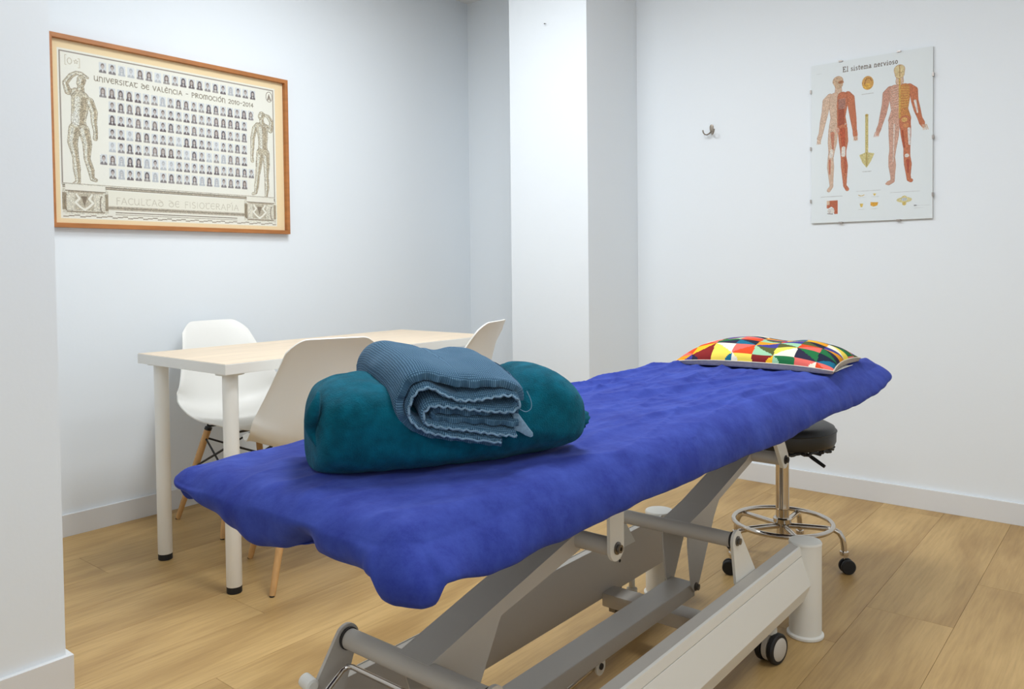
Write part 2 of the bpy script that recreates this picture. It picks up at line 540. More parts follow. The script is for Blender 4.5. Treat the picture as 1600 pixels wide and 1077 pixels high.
# ------------------------------------------------------------------ raster used for flat print
class Canvas:
    def __init__(s, w, h, res, bg):
        s.w, s.h, s.res = w, h, res
        s.nx, s.ny = int(round(w / res)), int(round(h / res))
        s.a = np.empty((s.ny, s.nx, 3)); s.a[:] = bg
        s.X = (np.arange(s.nx) + .5) * res
        s.Y = (np.arange(s.ny) + .5) * res

    def win(s, x0, x1, y0, y1):
        i0 = max(0, int(x0 / s.res)); i1 = min(s.nx, int(x1 / s.res) + 2)
        j0 = max(0, int(y0 / s.res)); j1 = min(s.ny, int(y1 / s.res) + 2)
        if i1 <= i0 or j1 <= j0: return None
        gx, gy = np.meshgrid(s.X[i0:i1], s.Y[j0:j1])
        return slice(j0, j1), slice(i0, i1), gx, gy

    def put(s, sj, si, mask, col, al=1.0):
        sub = s.a[sj, si]
        m = (mask * al)[..., None]
        s.a[sj, si] = sub * (1 - m) + np.array(col) / 255.0 * m

    def rect(s, x0, x1, y0, y1, col, al=1.0):
        q = s.win(x0, x1, y0, y1)
        if q:
            sj, si, gx, gy = q
            s.put(sj, si, ((gx >= x0) & (gx <= x1) & (gy >= y0) & (gy <= y1)).astype(float), col, al)

    def ell(s, cx, cy, rx, ry, col, al=1.0, rot=0):
        r = max(rx, ry)
        q = s.win(cx - r, cx + r, cy - r, cy + r)
        if q:
            sj, si, gx, gy = q
            dx, dy = gx - cx, gy - cy
            c, n = math.cos(rot), math.sin(rot)
            u, v = dx * c + dy * n, -dx * n + dy * c
            s.put(sj, si, ((u / rx) ** 2 + (v / ry) ** 2 <= 1).astype(float), col, al)

    def cap(s, p, q_, r0, r1, col, al=1.0):
        x0, y0 = p; x1, y1 = q_
        r = max(r0, r1)
        q = s.win(min(x0, x1) - r, max(x0, x1) + r, min(y0, y1) - r, max(y0, y1) + r)
        if q:
            sj, si, gx, gy = q
            dx, dy = x1 - x0, y1 - y0
            L = dx * dx + dy * dy + 1e-12
            t = np.clip(((gx - x0) * dx + (gy - y0) * dy) / L, 0, 1)
            d = np.hypot(gx - x0 - t * dx, gy - y0 - t * dy)
            s.put(sj, si, (d <= r0 + (r1 - r0) * t).astype(float), col, al)

    def path(s, pts, r, col, al=1.0):
        for i in range(len(pts) - 1):
            ra = r[i] if isinstance(r, list) else r
            rb = r[i + 1] if isinstance(r, list) else r
            s.cap(pts[i], pts[i + 1], ra, rb, col, al)

    def poly(s, pts, col, al=1.0):
        xs = [p[0] for p in pts]; ys = [p[1] for p in pts]
        q = s.win(min(xs), max(xs), min(ys), max(ys))
        if q:
            sj, si, gx, gy = q
            ins = np.zeros(gx.shape, bool)
            n = len(pts)
            for i in range(n):
                xa, ya = pts[i]; xb, yb = pts[(i + 1) % n]
                if ya == yb: continue
                c = ((ya > gy) != (yb > gy)) & (gx < (xb - xa) * (gy - ya) / (yb - ya) + xa)
                ins ^= c
            s.put(sj, si, ins.astype(float), col, al)

    def grain(s, x0, x1, y0, y1, amt, seed=0, sel=None):
        """fine printed grain"""
        q = s.win(x0, x1, y0, y1)
        if q:
            sj, si, gx, gy = q
            rng = np.random.RandomState(seed)
            n = rng.rand(*gx.shape) - .5
            n = (n + np.roll(n, 1, 0) + np.roll(n, 1, 1)) / 1.7
            sub = s.a[sj, si]
            w_ = 1.0 if sel is None else (np.abs(sub - np.array(sel) / 255.).sum(-1) > .08).astype(float)
            s.a[sj, si] = np.clip(sub * (1 + amt * (n * w_)[..., None]), 0, 1)

    def to_plane(s, name, res, parent, place, m):
        """cells of size res as faces carrying the printed colour; place(u, v) -> world point"""
        k_ = int(round(res / s.res))
        nx, ny = s.nx // k_, s.ny // k_
        a = s.a[:ny * k_, :nx * k_].reshape(ny, k_, nx, k_, 3).mean((1, 3))
        org = parent_origin(parent)
        us = np.arange(nx + 1) * res; vs_ = np.arange(ny + 1) * res
        U, V = np.meshgrid(us, vs_)
        p0 = np.array(place(0, 0)); du = np.array(place(1, 0)) - p0; dv = np.array(place(0, 1)) - p0
        P = p0 + U[..., None] * du + V[..., None] * dv - np.array(org)
        P = P.reshape(-1, 3)
        j, i = np.meshgrid(np.arange(ny), np.arange(nx), indexing='ij')
        b0 = (j * (nx + 1) + i).ravel()
        F = np.stack([b0, b0 + 1, b0 + nx + 2, b0 + nx + 1], 1)
        me = bpy.data.meshes.new(name)
        me.vertices.add(len(P)); me.vertices.foreach_set('co', P.ravel())
        me.loops.add(F.size); me.loops.foreach_set('vertex_index', F.ravel())
        me.polygons.add(len(F)); me.polygons.foreach_set('loop_start', np.arange(len(F)) * 4)
        me.polygons.foreach_set('loop_total', np.full(len(F), 4))
        me.update()
        ca = me.color_attributes.new('print', 'FLOAT_COLOR', 'CORNER')
        c = a.reshape(-1, 3)
        c = np.where(c <= .04045, c / 12.92, ((c + .055) / 1.055) ** 2.4)
        c4 = np.concatenate([c, np.ones((len(c), 1))], 1)
        ca.data.foreach_set('color', np.repeat(c4, 4, 0).ravel().astype(np.float32))
        me.materials.append(m)
        o = bpy.data.objects.new(name, me)
        COL.objects.link(o); o.parent = parent
        return o


def arc(cx, cy, rx, ry, a0, a1, n=9):
    return [(cx + rx * math.cos(R(a0 + (a1 - a0) * i / n)), cy + ry * math.sin(R(a0 + (a1 - a0) * i / n))) for i in range(n + 1)]


# pen-drawn letters: width, strokes. x height box 0..1
UN = {
    'u': (.8, [[(.08, 1), (.08, .4)] + arc(.38, .38, .3, .38, 180, 300, 6) + [(.66, .4)], [(.68, 1), (.68, .1), (.78, 0)]]),
    'n': (.8, [[(.1, 1), (.1, 0)], [(.1, .75)] + arc(.38, .6, .3, .38, 140, 10, 6) + [(.68, .1), (.72, -.08)]]),
    'i': (.3, [[(.14, 1), (.14, 0)]]),
    'v': (.75, [[(.02, 1), (.36, 0), (.7, 1)]]),
    'e': (.7, [arc(.4, .5, .36, .5, 50, 310, 12), [(.06, .52), (.6, .56)]]),
    'r': (.75, [[(.12, 1), (.12, 0)], [(.12, 1)] + arc(.3, .76, .3, .24, 90, -90, 7) + [(.12, .52)], [(.3, .5), (.7, 0)]]),
    's': (.6, [arc(.32, .75, .24, .24, 40, 230, 7) + arc(.28, .25, .26, .25, 70, -140, 8)]),
    't': (.72, [[(.02, .95), (.7, .98)], arc(.4, .45, .3, .45, 120, 310, 9)]),
    'a': (.8, [[(.04, 0), (.38, 1), (.74, 0)], [(.16, .35), (.6, .35)]]),
    'd': (.8, [arc(.38, .34, .34, .34, 0, 360, 14), [(.7, .4), (.6, .75), (.2, 1.02), (.05, .98)]]),
    'l': (.6, [[(.12, 1.1), (.12, .02), (.56, .02)]]),
    'c': (.7, [arc(.42, .5, .38, .5, 50, 310, 12)]),
    'p': (.7, [[(.12, 1), (.12, -.1)], [(.12, 1)] + arc(.3, .73, .32, .27, 90, -90, 7) + [(.12, .46)]]),
    'o': (.85, [arc(.42, .5, .37, .5, 0, 360, 16)]),
    'm': (1.1, [[(.1, .9), (.06, .3), (.14, 0)], arc(.34, .6, .22, .4, 170, 0, 7) + [(.56, 0)], arc(.78, .6, .22, .4, 180, 10, 7) + [(1.02, .1)]]),
    'f': (.6, [[(.14, 1), (.14, -.1)], [(.14, 1), (.58, 1)], [(.14, .55), (.5, .55)]]),
    '-': (.6, [[(.1, .5), (.5, .5)]]), ' ': (.5, []),
    '2': (.6, [arc(.3, .7, .24, .28, 160, -30, 7) + [(.06, .02), (.56, .02)]]),
    '0': (.7, [arc(.34, .45, .28, .45, 0, 360, 14)]),
    '1': (.36, [[(.04, .75), (.2, .95), (.2, 0)]]),
    '4': (.65, [[(.42, 0), (.42, .95), (.04, .3), (.6, .3)]]),
    "`": (0, [[(-.5, 1.3), (-.3, 1.12)]]), "'": (0, [[(-.5, 1.12), (-.34, 1.32)]]),
}
# roman lower case for the second poster
XH = .62
LC = {
    'E': (.75, [[(.14, 0), (.14, 1)], [(.04, 1), (.62, 1), (.62, .85)], [(.14, .52), (.48, .52)], [(.04, 0), (.64, 0), (.66, .18)]]),
    'l': (.34, [[(.16, 1.05), (.16, 0)], [(.04, 0), (.28, 0)]]),
    'i': (.34, [[(.16, XH), (.16, 0)], [(.04, 0), (.28, 0)], [(.155, .88), (.165, .9)]]),
    's': (.48, [arc(.24, XH * .75, .15, XH * .24, 40, 240, 6) + arc(.22, XH * .25, .17, XH * .25, 60, -140, 7)]),
    't': (.4, [[(.17, .85), (.17, .1)] + arc(.26, .1, .09, .1, 180, 320, 5), [(.03, XH), (.34, XH)]]),
    'e': (.54, [arc(.27, XH / 2, .22, XH / 2, 0, 310, 12), [(.06, XH * .52), (.48, XH * .52)]]),
    'm': (.98, [[(.12, XH), (.12, 0)], arc(.3, XH * .6, .17, XH * .38, 170, 0, 6) + [(.47, 0)], arc(.66, XH * .6, .18, XH * .38, 175, 0, 6) + [(.84, 0)], [(.02, 0), (.22, 0)], [(.38, 0), (.56, 0)], [(.76, 0), (.94, 0)]]),
    'a': (.54, [arc(.22, XH * .28, .17, XH * .28, 0, 360, 10), [(.1, XH * .95), (.3, XH), (.4, XH * .7), (.4, .05), (.5, 0)]]),
    'n': (.64, [[(.14, XH), (.14, 0)], arc(.32, XH * .6, .18, XH * .38, 170, 0, 6) + [(.5, 0)], [(.04, 0), (.24, 0)], [(.42, 0), (.6, 0)]]),
    'r': (.46, [[(.14, XH), (.14, 0)], arc(.3, XH * .65, .15, XH * .32, 170, 50, 5), [(.04, 0), (.26, 0)]]),
    'v': (.56, [[(.04, XH), (.28, 0), (.52, XH)]]),
    'o': (.58, [arc(.28, XH / 2, .22, XH / 2, 0, 360, 14)]),
    ' ': (.34, []),
}


def write(c, text, x0, x1, y, h, r, col, font, al=1.0, y_end=None):
    tot = sum(font[ch][0] + .12 * (font[ch][0] > 0) for ch in text)
    sx = (x1 - x0) / tot
    x = x0
    for ch in text:
        wd, st = font[ch]
        yy = y if y_end is None else y + (y_end - y) * (x - x0) / (x1 - x0)
        for s_ in st:
            c.path([(x + px * sx, yy + py * h) for px, py in s_], r, col, al)
        x += (wd + .12 * (wd > 0)) * sx


# ------------------------------------------------------------------ framed graduation poster on the left wall
def graduation_poster():
    x0, x1, z0, z1, yw = 1.259, 2.352, 1.228, 1.986, Y1
    t = thing('framed_picture', ((x0 + x1) / 2, yw, z0), 'large wood framed graduation poster with rows of small portraits, on the left wall', 'picture')
    fwid = .018
    dep = .028
    yf = yw - dep
    # four mitred bars with a lip
    for side in range(4):
        b = MB()
        if side == 0: q = [(x0, z1), (x1, z1), (x1 - fwid, z1 - fwid), (x0 + fwid, z1 - fwid)]
        if side == 1: q = [(x0, z0), (x1, z0), (x1 - fwid, z0 + fwid), (x0 + fwid, z0 + fwid)]
        if side == 2: q = [(x0, z0), (x0, z1), (x0 + fwid, z1 - fwid), (x0 + fwid, z0 + fwid)]
        if side == 3: q = [(x1, z0), (x1, z1), (x1 - fwid, z1 - fwid), (x1 - fwid, z0 + fwid)]
        b.prism(q, 1, yf, yw - .001)
        b.build('frame_bar', M['wood_frame'], t, bevel=.0008, smooth=0)
    W_, H_ = x1 - x0 - 2 * fwid, z1 - z0 - 2 * fwid
    c = Canvas(W_, H_, .001, np.array((246, 218, 172)) / 255)
    ox, oy = .004, fwid                                    # measurements were taken from (1.273, 1.228)
    PX = lambda v: v - ox
    PY = lambda v: v - oy
    INK = (128, 112, 98)
    PAPER = (240, 236, 226)
    c.rect(PX(.028), PX(1.016), PY(.037), PY(.707), PAPER)
    c.grain(PX(.028), PX(1.016), PY(.037), PY(.707), .03, 3)
    # ruled border
    for (a0, a1, b0, b1) in ((.036, 1.008, .694, .699), (.034, .039, .17, .699), (1.003, 1.008, .05, .699)):
        c.rect(PX(a0), PX(a1), PY(b0), PY(b1), (158, 146, 136))
        c.rect(PX(a0) + .0015, PX(a1) - .0015, PY(b0) + .0015, PY(b1) - .0015, (120, 108, 98), .5)
    # top left emblem and top right round seal
    c.path([(PX(.062), PY(.683)), (PX(.057), PY(.683)), (PX(.057), PY(.645)), (PX(.062), PY(.645))], .001, (190, 176, 150))
    c.path([(PX(.106), PY(.676)), (PX(.112), PY(.676)), (PX(.112), PY(.64)), (PX(.106), PY(.64))], .001, (190, 176, 150))
    c.path(arc(PX(.074), PY(.661), .008, .012, 0, 360, 16), .0012, (186, 172, 148))
    st = [(PX(.098) + (.009 if i % 2 == 0 else .004) * math.sin(R(i * 36)), PY(.662) + (.009 if i % 2 == 0 else .004) * math.cos(R(i * 36))) for i in range(11)]
    c.path(st, .0009, (186, 172, 148))
    c.path(arc(PX(.984), PY(.663), .017, .024, 0, 360, 28), .0014, INK)
    c.cap((PX(.978), PY(.65)), (PX(.984), PY(.675)), .004, .002, INK)
    c.cap((PX(.990), PY(.65)), (PX(.985), PY(.668)), .004, .002, INK)
    # portraits
    rng = random.Random(5)

    def portrait(px, py, w_, h_):
        pale = rng.random() < .12
        c.rect(px, px + w_, py, py + h_, (212, 214, 218) if not pale else (222, 224, 228))
        hair = rng.choice([(88, 76, 78), (104, 88, 84), (122, 108, 104), (80, 72, 78)])
        coat = rng.choice([(120, 112, 114), (150, 142, 140), (96, 84, 88), (136, 128, 130)])
        if pale: hair, coat = (176, 178, 184), (186, 188, 194)
        cx = px + w_ / 2
        longh = rng.random() < .55
        if longh:
            c.ell(cx, py + h_ * .60, w_ * .33, h_ * .34, hair)
            c.rect(cx - w_ * .33, cx + w_ * .33, py + h_ * .22, py + h_ * .55, hair)
        else:
            c.ell(cx, py + h_ * .68, w_ * .25, h_ * .24, hair)
        c.poly([(px, py), (px + w_, py), (px + w_, py + h_ * .16), (cx + w_ * .2, py + h_ * .32), (cx - w_ * .2, py + h_ * .32), (px, py + h_ * .16)], coat)
        c.poly([(cx - w_ * .14, py + h_ * .32), (cx + w_ * .14, py + h_ * .32), (cx, py + h_ * .04)], (226, 222, 220))
        c.ell(cx, py + h_ * .56, w_ * .19, h_ * .2, (196, 182, 176) if not pale else (206, 204, 206))
        c.rect(cx - w_ * .12, cx + w_ * .12, py + h_ * .57, py + h_ * .60, (130, 114, 112), .6)
    sp = (.869 - .187) / 19
    for i in range(19):
        portrait(PX(.187) + i * .0385, PY(.637), .0285, .042)
    rows = [(.537, .186, 20), (.483, .222, 18), (.428, .221, 18), (.372, .220, 18), (.317, .219, 18), (.262, .183, 20), (.207, .218, 18)]
    for (y, x, n) in rows:
        for i in range(n):
            portrait(PX(x) + i * sp, PY(y), .0278, .0425)
    write(c, "universitat de val`encia - promocio'n 2010-2014".replace("val`encia", "vale`ncia"), PX(.166), PX(.900), PY(.600), .019, .0016, (122, 110, 92), UN)
    # standing anatomical studies at both sides, drawn in sepia
    def tone(pts, rs, base=(196, 184, 162), dark=(126, 108, 86)):
        P_ = [(PX(a), PY(b)) for a, b in pts]
        c.path(P_, [r + .0016 for r in rs], dark)
        c.path(P_, rs, base)
        c.path([(a + rs[i] * .45, b) for i, (a, b) in enumerate(P_)], [r * .35 for r in rs], (168, 152, 128))
        c.path([(a - rs[i] * .35, b) for i, (a, b) in enumerate(P_)], [r * .3 for r in rs], (228, 220, 202))
    tone([(.094, .545), (.083, .535), (.066, .548)], [.012, .011, .009])
    tone([(.066, .54), (.056, .572), (.078, .604), (.098, .618), (.118, .618), (.142, .606)], [.012, .009, .008, .006, .006, .003])
    tone([(.114, .56), (.112, .53)], [.012, .014])
    tone([(.112, .515), (.108, .47), (.102, .43), (.104, .40)], [.034, .030, .026, .030])
    tone([(.148, .512), (.163, .470), (.162, .43), (.168, .39), (.166, .365)], [.014, .013, .010, .007, .008])
    tone([(.086, .395), (.078, .34), (.088, .285), (.092, .235), (.096, .185), (.078, .172)], [.020, .018, .011, .013, .008, .006])
    tone([(.122, .395), (.134, .34), (.132, .28), (.146, .235), (.150, .20), (.164, .196)], [.020, .017, .011, .012, .007, .006])
    tone([(.114, .578), (.118, .594)], [.014, .016])
    c.ell(PX(.126), PY(.585), .005, .010, (140, 122, 100), .7)
    for i in range(6):
        c.path([(PX(.100), PY(.50 - i * .016)), (PX(.124), PY(.506 - i * .016))], .0012, (156, 140, 116), .7)
    c.ell(PX(.092), PY(.435), .016, .03, (236, 230, 220), .6)
    # right figure seen from behind
    tone([(.918, .518), (.902, .50), (.890, .455), (.888, .41), (.884, .365), (.886, .345)], [.012, .012, .010, .008, .006, .007])
    tone([(.966, .515), (.988, .503), (.996, .54), (.978, .566), (.957, .572)], [.012, .012, .010, .008, .005])
    tone([(.942, .505), (.946, .465), (.945, .43), (.944, .40)], [.030, .026, .022, .025])
    tone([(.930, .388), (.922, .335), (.914, .28), (.906, .225), (.902, .195), (.886, .188)], [.019, .016, .010, .011, .006, .005])
    tone([(.960, .388), (.964, .335), (.962, .28), (.964, .225), (.958, .18), (.968, .164)], [.019, .016, .010, .011, .006, .006])
    tone([(.940, .545), (.942, .53)], [.010, .012])
    tone([(.938, .562), (.942, .570)], [.015, .015])
    c.path([(PX(.944), PY(.52)), (PX(.945), PY(.41))], .0016, (150, 134, 112))
    c.ell(PX(.930), PY(.392), .013, .015, (186, 172, 148)); c.ell(PX(.958), PY(.392), .013, .015, (186, 172, 148))
    c.grain(PX(.040), PX(.185), PY(.165), PY(.63), .9, 11, sel=PAPER)
    c.grain(PX(.870), PX(1.0), PY(.155), PY(.60), .9, 12, sel=PAPER)
    # architectural plinth with entablature
    def R4(a, b, cc, d, col, al=1): c.rect(PX(a), PX(b), PY(cc), PY(d), col, al)
    R4(.036, 1.006, .160, .178, (176, 164, 146)); R4(.036, 1.006, .168, .171, (110, 98, 84)); R4(.036, 1.006, .160, .163, (120, 106, 90))
    R4(.036, 1.006, .172, .1745, (228, 222, 208))
    R4(.036, 1.006, .092, .156, (236, 230, 216))
    R4(.036, 1.006, .078, .094, (182, 170, 152)); R4(.036, 1.006, .085, .088, (122, 108, 92))
    R4(.036, 1.006, .050, .078, (236, 231, 220)); R4(.24, .80, .066, .070, (132, 118, 102)); R4(.24, .80, .058, .061, (170, 158, 142))
    for i in range(46):
        a = .036 + i * .0212
        R4(a, a + .0212, .046 + .003 * ((i * 7) % 3 - 1), .0495 + .003 * ((i * 7) % 3 - 1), (140, 126, 108))
    for (a, b) in ((.030, .205), (.835, 1.005)):
        R4(a + .004, b + .006, .06, .158, (214, 206, 190))
        R4(a + .016, b - .004, .148, .172, (238, 232, 220)); R4(a + .016, b - .004, .146, .150, (132, 118, 100))
        R4(a + .026, b - .014, .140, .146, (176, 162, 142))
        R4(a + .02, b - .008, .062, .068, (150, 136, 116)); R4(a + .014, b - .002, .056, .062, (224, 216, 200))
        m_ = (a + b) / 2
        R4(a + .004, a + .02, .072, .14, (150, 134, 112)); R4(b - .006, b + .006, .072, .14, (150, 134, 112))
        R4(m_ - .036, m_ + .036, .072, .138, (186, 174, 154))
        for s_ in (-1, 1):
            c.path([(PX(m_ + s_ * .03), PY(.134)), (PX(m_ + s_ * .018), PY(.118)), (PX(m_ + s_ * .034), PY(.102)), (PX(m_ + s_ * .016), PY(.084)), (PX(m_), PY(.074))], .004, (240, 235, 224))
            c.path(arc(PX(m_ + s_ * .052), PY(.108), .010, .026, 0, 360, 16), .0028, (222, 212, 194))
            c.path(arc(PX(m_ + s_ * .068), PY(.100), .007, .030, 90, 270, 10), .002, (122, 106, 86))
        c.poly([(PX(m_ - .013), PY(.128)), (PX(m_ + .013), PY(.128)), (PX(m_), PY(.088))], (126, 110, 92))
    c.grain(PX(.030), PX(1.016), PY(.04), PY(.178), .5, 13, sel=PAPER)
    write(c, "facultad de fisioterapi'a", PX(.242), PX(.812), PY(.104), .026, .0013, (196, 186, 168), UN)
    c.rect(0, W_, 0, H_, (250, 248, 240), .10)
    c.to_plane('printed_sheet', .002, t, lambda u, v: (x0 + fwid + u, yw - .008, z0 + fwid + v), M['print'])['label'] = 'cream poster sheet with portrait rows and anatomical drawings'
    MB().box(x0 + fwid, x1 - fwid, yw - .007, yw - .001, z0 + fwid, z1 - fwid).build('backboard', M['poster_back'], t, smooth=0)
    MB().box(x0 + fwid, x1 - fwid, yw - .014, yw - .012, z0 + fwid, z1 - fwid).build('glass_pane', M['glass'], t, smooth=0)


graduation_poster()


# ------------------------------------------------------------------ nervous system chart on the right wall
def nerve_poster():
    xw = X1
    ya, yb, z0, z1 = 1.235, .734, 1.238, 1.955
    W_, H_ = ya - yb, z1 - z0
    t = thing('anatomy_poster', (xw, (ya + yb) / 2, z0), 'frameless clip poster of two anatomical figures on the right wall', 'poster')
    c = Canvas(W_, H_, .0007, np.array((233, 237, 240)) / 255)
    TX = (124, 118, 112)
    write(c, 'El sistema nervioso', .139, .368, .6685, .021, .0015, (112, 100, 92), LC)

    def body(pts, rs, col, out=(176, 130, 108), off=0):
        c.path(pts, [r + .0012 for r in rs], out)
        c.path(pts, rs, col)

    SK, SKD, MU, MUD = (214, 182, 160), (190, 148, 126), (196, 120, 88), (170, 92, 66)
    # front figure: skin on its left half (our left), muscles on the right half
    body([(.120, .600), (.120, .578)], [.013, .015], SK)
    body([(.118, .630), (.121, .615)], [.022, .017], (206, 174, 146))
    c.ell(.131, .625, .012, .007, (168, 116, 84)); c.cap((.137, .624), (.142, .620), .003, .001, (190, 140, 110))
    body([(.083, .566), (.068, .548), (.062, .50), (.052, .455), (.043, .405), (.036, .385), (.035, .365)], [.013, .016, .014, .012, .008, .009, .005], SK)
    for i in range(4): c.cap((.028 + i * .0045, .375), (.026 + i * .005, .358), .002, .0014, SK)
    body([(.160, .566), (.172, .548), (.178, .50), (.184, .455), (.190, .405), (.192, .385), (.194, .365)], [.013, .016, .014, .012, .008, .009, .005], MU, MUD)
    for i in range(4): c.cap((.187 + i * .0045, .375), (.186 + i * .005, .358), .002, .0014, SK)
    body([(.104, .560), (.102, .52), (.104, .47), (.100, .43)], [.020, .022, .017, .020], SK)
    body([(.137, .560), (.136, .52), (.132, .47), (.136, .43)], [.020, .022, .017, .020], MU, MUD)
    c.rect(.119, .150, .505, .550, (150, 96, 84)); c.rect(.119, .146, .43, .505, (164, 88, 66))
    for i in range(8): c.cap((.122, .548 - i * .006), (.150, .551 - i * .006), .0011, .0011, (198, 156, 140))
    c.cap((.086, .438), (.118, .405), .0022, .0022, (232, 208, 190)); c.cap((.152, .438), (.118, .405), .0022, .0022, (232, 208, 190))
    body([(.098, .415), (.094, .36), (.090, .318), (.086, .29), (.086, .25), (.088, .20), (.090, .162), (.078, .146)], [.020, .019, .012, .011, .014, .009, .006, .007], SK)
    body([(.138, .415), (.142, .36), (.141, .318), (.142, .29), (.146, .25), (.147, .20), (.148, .162), (.158, .146)], [.020, .019, .012, .011, .014, .009, .006, .007], MU, MUD)
    c.path([(.094, .40), (.096, .33)], [.009, .004], (196, 130, 104)); c.path([(.138, .41), (.142, .33)], [.012, .007], (188, 92, 62))
    c.path([(.142, .33), (.141, .30)], [.008, .009], (232, 222, 214)); c.path([(.090, .325), (.088, .30)], [.006, .008], (232, 218, 208))
    c.path([(.082, .28), (.082, .22)], [.005, .003], (192, 122, 96)); c.path([(.150, .28), (.150, .22)], [.006, .003], (180, 96, 68))
    c.ell(.117, .412, .007, .012, (206, 158, 140))
    # back figure
    body([(.373, .612), (.373, .59)], [.012, .015], SK)
    body([(.372, .640), (.373, .622)], [.021, .018], (216, 190, 146))
    c.path([(.373, .66), (.373, .612)], .0014, (168, 128, 84)); c.ell(.363, .645, .007, .011, (228, 206, 160)); c.ell(.383, .645, .007, .011, (228, 206, 160))
    body([(.335, .562), (.321, .545), (.316, .50), (.308, .46), (.296, .415), (.289, .395), (.284, .375)], [.013, .015, .013, .012, .008, .009, .005], (200, 150, 132))
    for i in range(4): c.cap((.276 + i * .005, .385), (.270 + i * .006, .366), .002, .0014, (206, 160, 140))
    body([(.410, .562), (.428, .545), (.432, .50), (.442, .46), (.452, .425), (.460, .405), (.466, .388)], [.013, .015, .013, .012, .008, .010, .005], MU, MUD)
    for i in range(4): c.cap((.462 + i * .005, .395), (.466 + i * .006, .374), .002, .0014, SK)
    c.cap((.433, .50), (.443, .45), .005, .003, (232, 224, 220))
    body([(.354, .556), (.354, .52), (.358, .47), (.350, .43)], [.022, .021, .017, .021], (204, 158, 140))
    body([(.392, .556), (.392, .52), (.388, .47), (.396, .43)], [.022, .021, .017, .021], (200, 136, 82), MUD)
    for i in range(9):
        c.cap((.340, .556 - i * .010), (.370, .566 - i * .011), .0010, .0010, (222, 192, 178))
        c.cap((.376, .566 - i * .011), (.408, .560 - i * .010), .0013, .0013, (216, 172, 98))
    c.cap((.373, .60), (.373, .43), .0035, .0035, (206, 166, 92))
    body([(.352, .42), (.350, .36), (.346, .30), (.342, .27), (.344, .235), (.346, .19), (.346, .168), (.330, .160)], [.022, .019, .012, .012, .014, .008, .007, .008], (206, 162, 144))
    body([(.394, .42), (.398, .36), (.402, .30), (.402, .27), (.406, .235), (.408, .19), (.410, .170), (.418, .165)], [.022, .019, .012, .012, .014, .008, .007, .007], MU, MUD)
    c.cap((.330, .160), (.322, .158), .007, .005, (206, 160, 138))
    c.cap((.352, .41), (.348, .25), .003, .0015, (226, 204, 194)); c.ell(.392, .425, .012, .010, (218, 172, 110)); c.ell(.398, .40, .012, .010, (206, 140, 96))
    c.cap((.410, .385), (.412, .32), .006, .004, (226, 216, 212)); c.cap((.384, .38), (.392, .31), .004, .003, (168, 84, 58))
    c.ell(.402, .272, .009, .008, (228, 216, 208)); c.cap((.406, .25), (.407, .2), .007, .003, (178, 88, 66))
    # brain, spine and sacrum
    c.ell(.244, .604, .024, .030, (208, 158, 92), 1, .1); c.ell(.240, .590, .016, .012, (228, 176, 84)); c.path(arc(.246, .606, .014, .018, 20, 200, 8), .0015, (168, 112, 66))
    c.path(arc(.240, .602, .010, .012, 100, 300, 8), .0012, (176, 120, 70))
    c.rect(.219, .269, .556, .558, (170, 166, 162), .7)
    c.cap((.240, .462), (.240, .30), .0065, .006, (196, 176, 112))
    for i in range(24): c.cap((.235, .460 - i * .0068), (.245, .460 - i * .0068), .0010, .0010, (226, 212, 158))
    c.ell(.240, .464, .007, .005, (190, 160, 90))
    c.poly([(.209, .292), (.232, .300), (.240, .310), (.248, .300), (.272, .294), (.258, .262), (.240, .234), (.222, .258)], (208, 194, 138))
    c.path([(.240, .30), (.240, .245)], .003, (180, 156, 92)); c.rect(.222, .260, .216, .219, (180, 178, 176), .8)
    # small details and captions at the bottom
    c.rect(.043, .137, .1165, .118, (178, 176, 174), .8); c.rect(.197, .297, .1325, .134, (178, 176, 174), .8); c.rect(.337, .453, .1175, .119, (178, 176, 174), .8)
    c.poly([(.069, .099), (.117, .099), (.117, .038), (.102, .038), (.101, .062), (.090, .072), (.076, .064), (.069, .066)], (190, 104, 74))
    c.ell(.088, .052, .015, .013, (222, 214, 208)); c.rect(.069, .082, .080, .099, (222, 186, 160)); c.cap((.073, .041), (.094, .038), .002, .002, (150, 140, 136))
    c.path(arc(.218, .118, .012, .006, 200, 340, 6), .0016, (214, 182, 104)); c.poly([(.266, .119), (.280, .119), (.273, .108)], (222, 184, 92))
    c.poly([(.211, .078), (.226, .078), (.222, .062), (.215, .062)], (220, 184, 96)); c.poly([(.256, .082), (.288, .080), (.284, .066), (.268, .062), (.256, .068)], (226, 166, 62))
    c.ell(.392, .084, .030, .012, (222, 208, 156)); c.ell(.392, .090, .012, .012, (214, 196, 140)); c.ell(.392, .086, .012, .007, (196, 200, 204)); c.ell(.392, .068, .008, .008, (214, 186, 110))
    for (a, b, y) in ((.205, .235, .104), (.26, .29, .104), (.205, .23, .052), (.255, .29, .052), (.43, .492, .056), (.43, .47, .046), (.02, .045, .675)):
        c.rect(a, b, y, y + .0014, (196, 198, 200), .8)
    c.rect(.430, .440, .055, .060, (120, 120, 124), .8)
    c.grain(0, W_, 0, H_, .55, 4, sel=(233, 237, 240))
    c.to_plane('printed_sheet', .0014, t, lambda u, v: (xw - .0105, ya - u, z0 + v), M['print'])['label'] = 'white printed sheet titled El sistema nervioso with anatomical figures'
    MB().box(xw - .010, xw - .002, yb, ya, z0, z1).build('backboard', M['poster_back'], t, smooth=0)
    MB().box(xw - .0135, xw - .0115, yb, ya, z0, z1).build('glass_pane', M['glass'], t, smooth=0)
    def clip(y, z, hor):
        if hor: b = MB().box(xw - .0165, xw - .001, y - .008, y + .008, z - .003, z + .003)
        else: b = MB().box(xw - .0165, xw - .001, y - .003, y + .003, z - .008, z + .008)
        b.build('clip', M['steel_clip'], t, smooth=0)
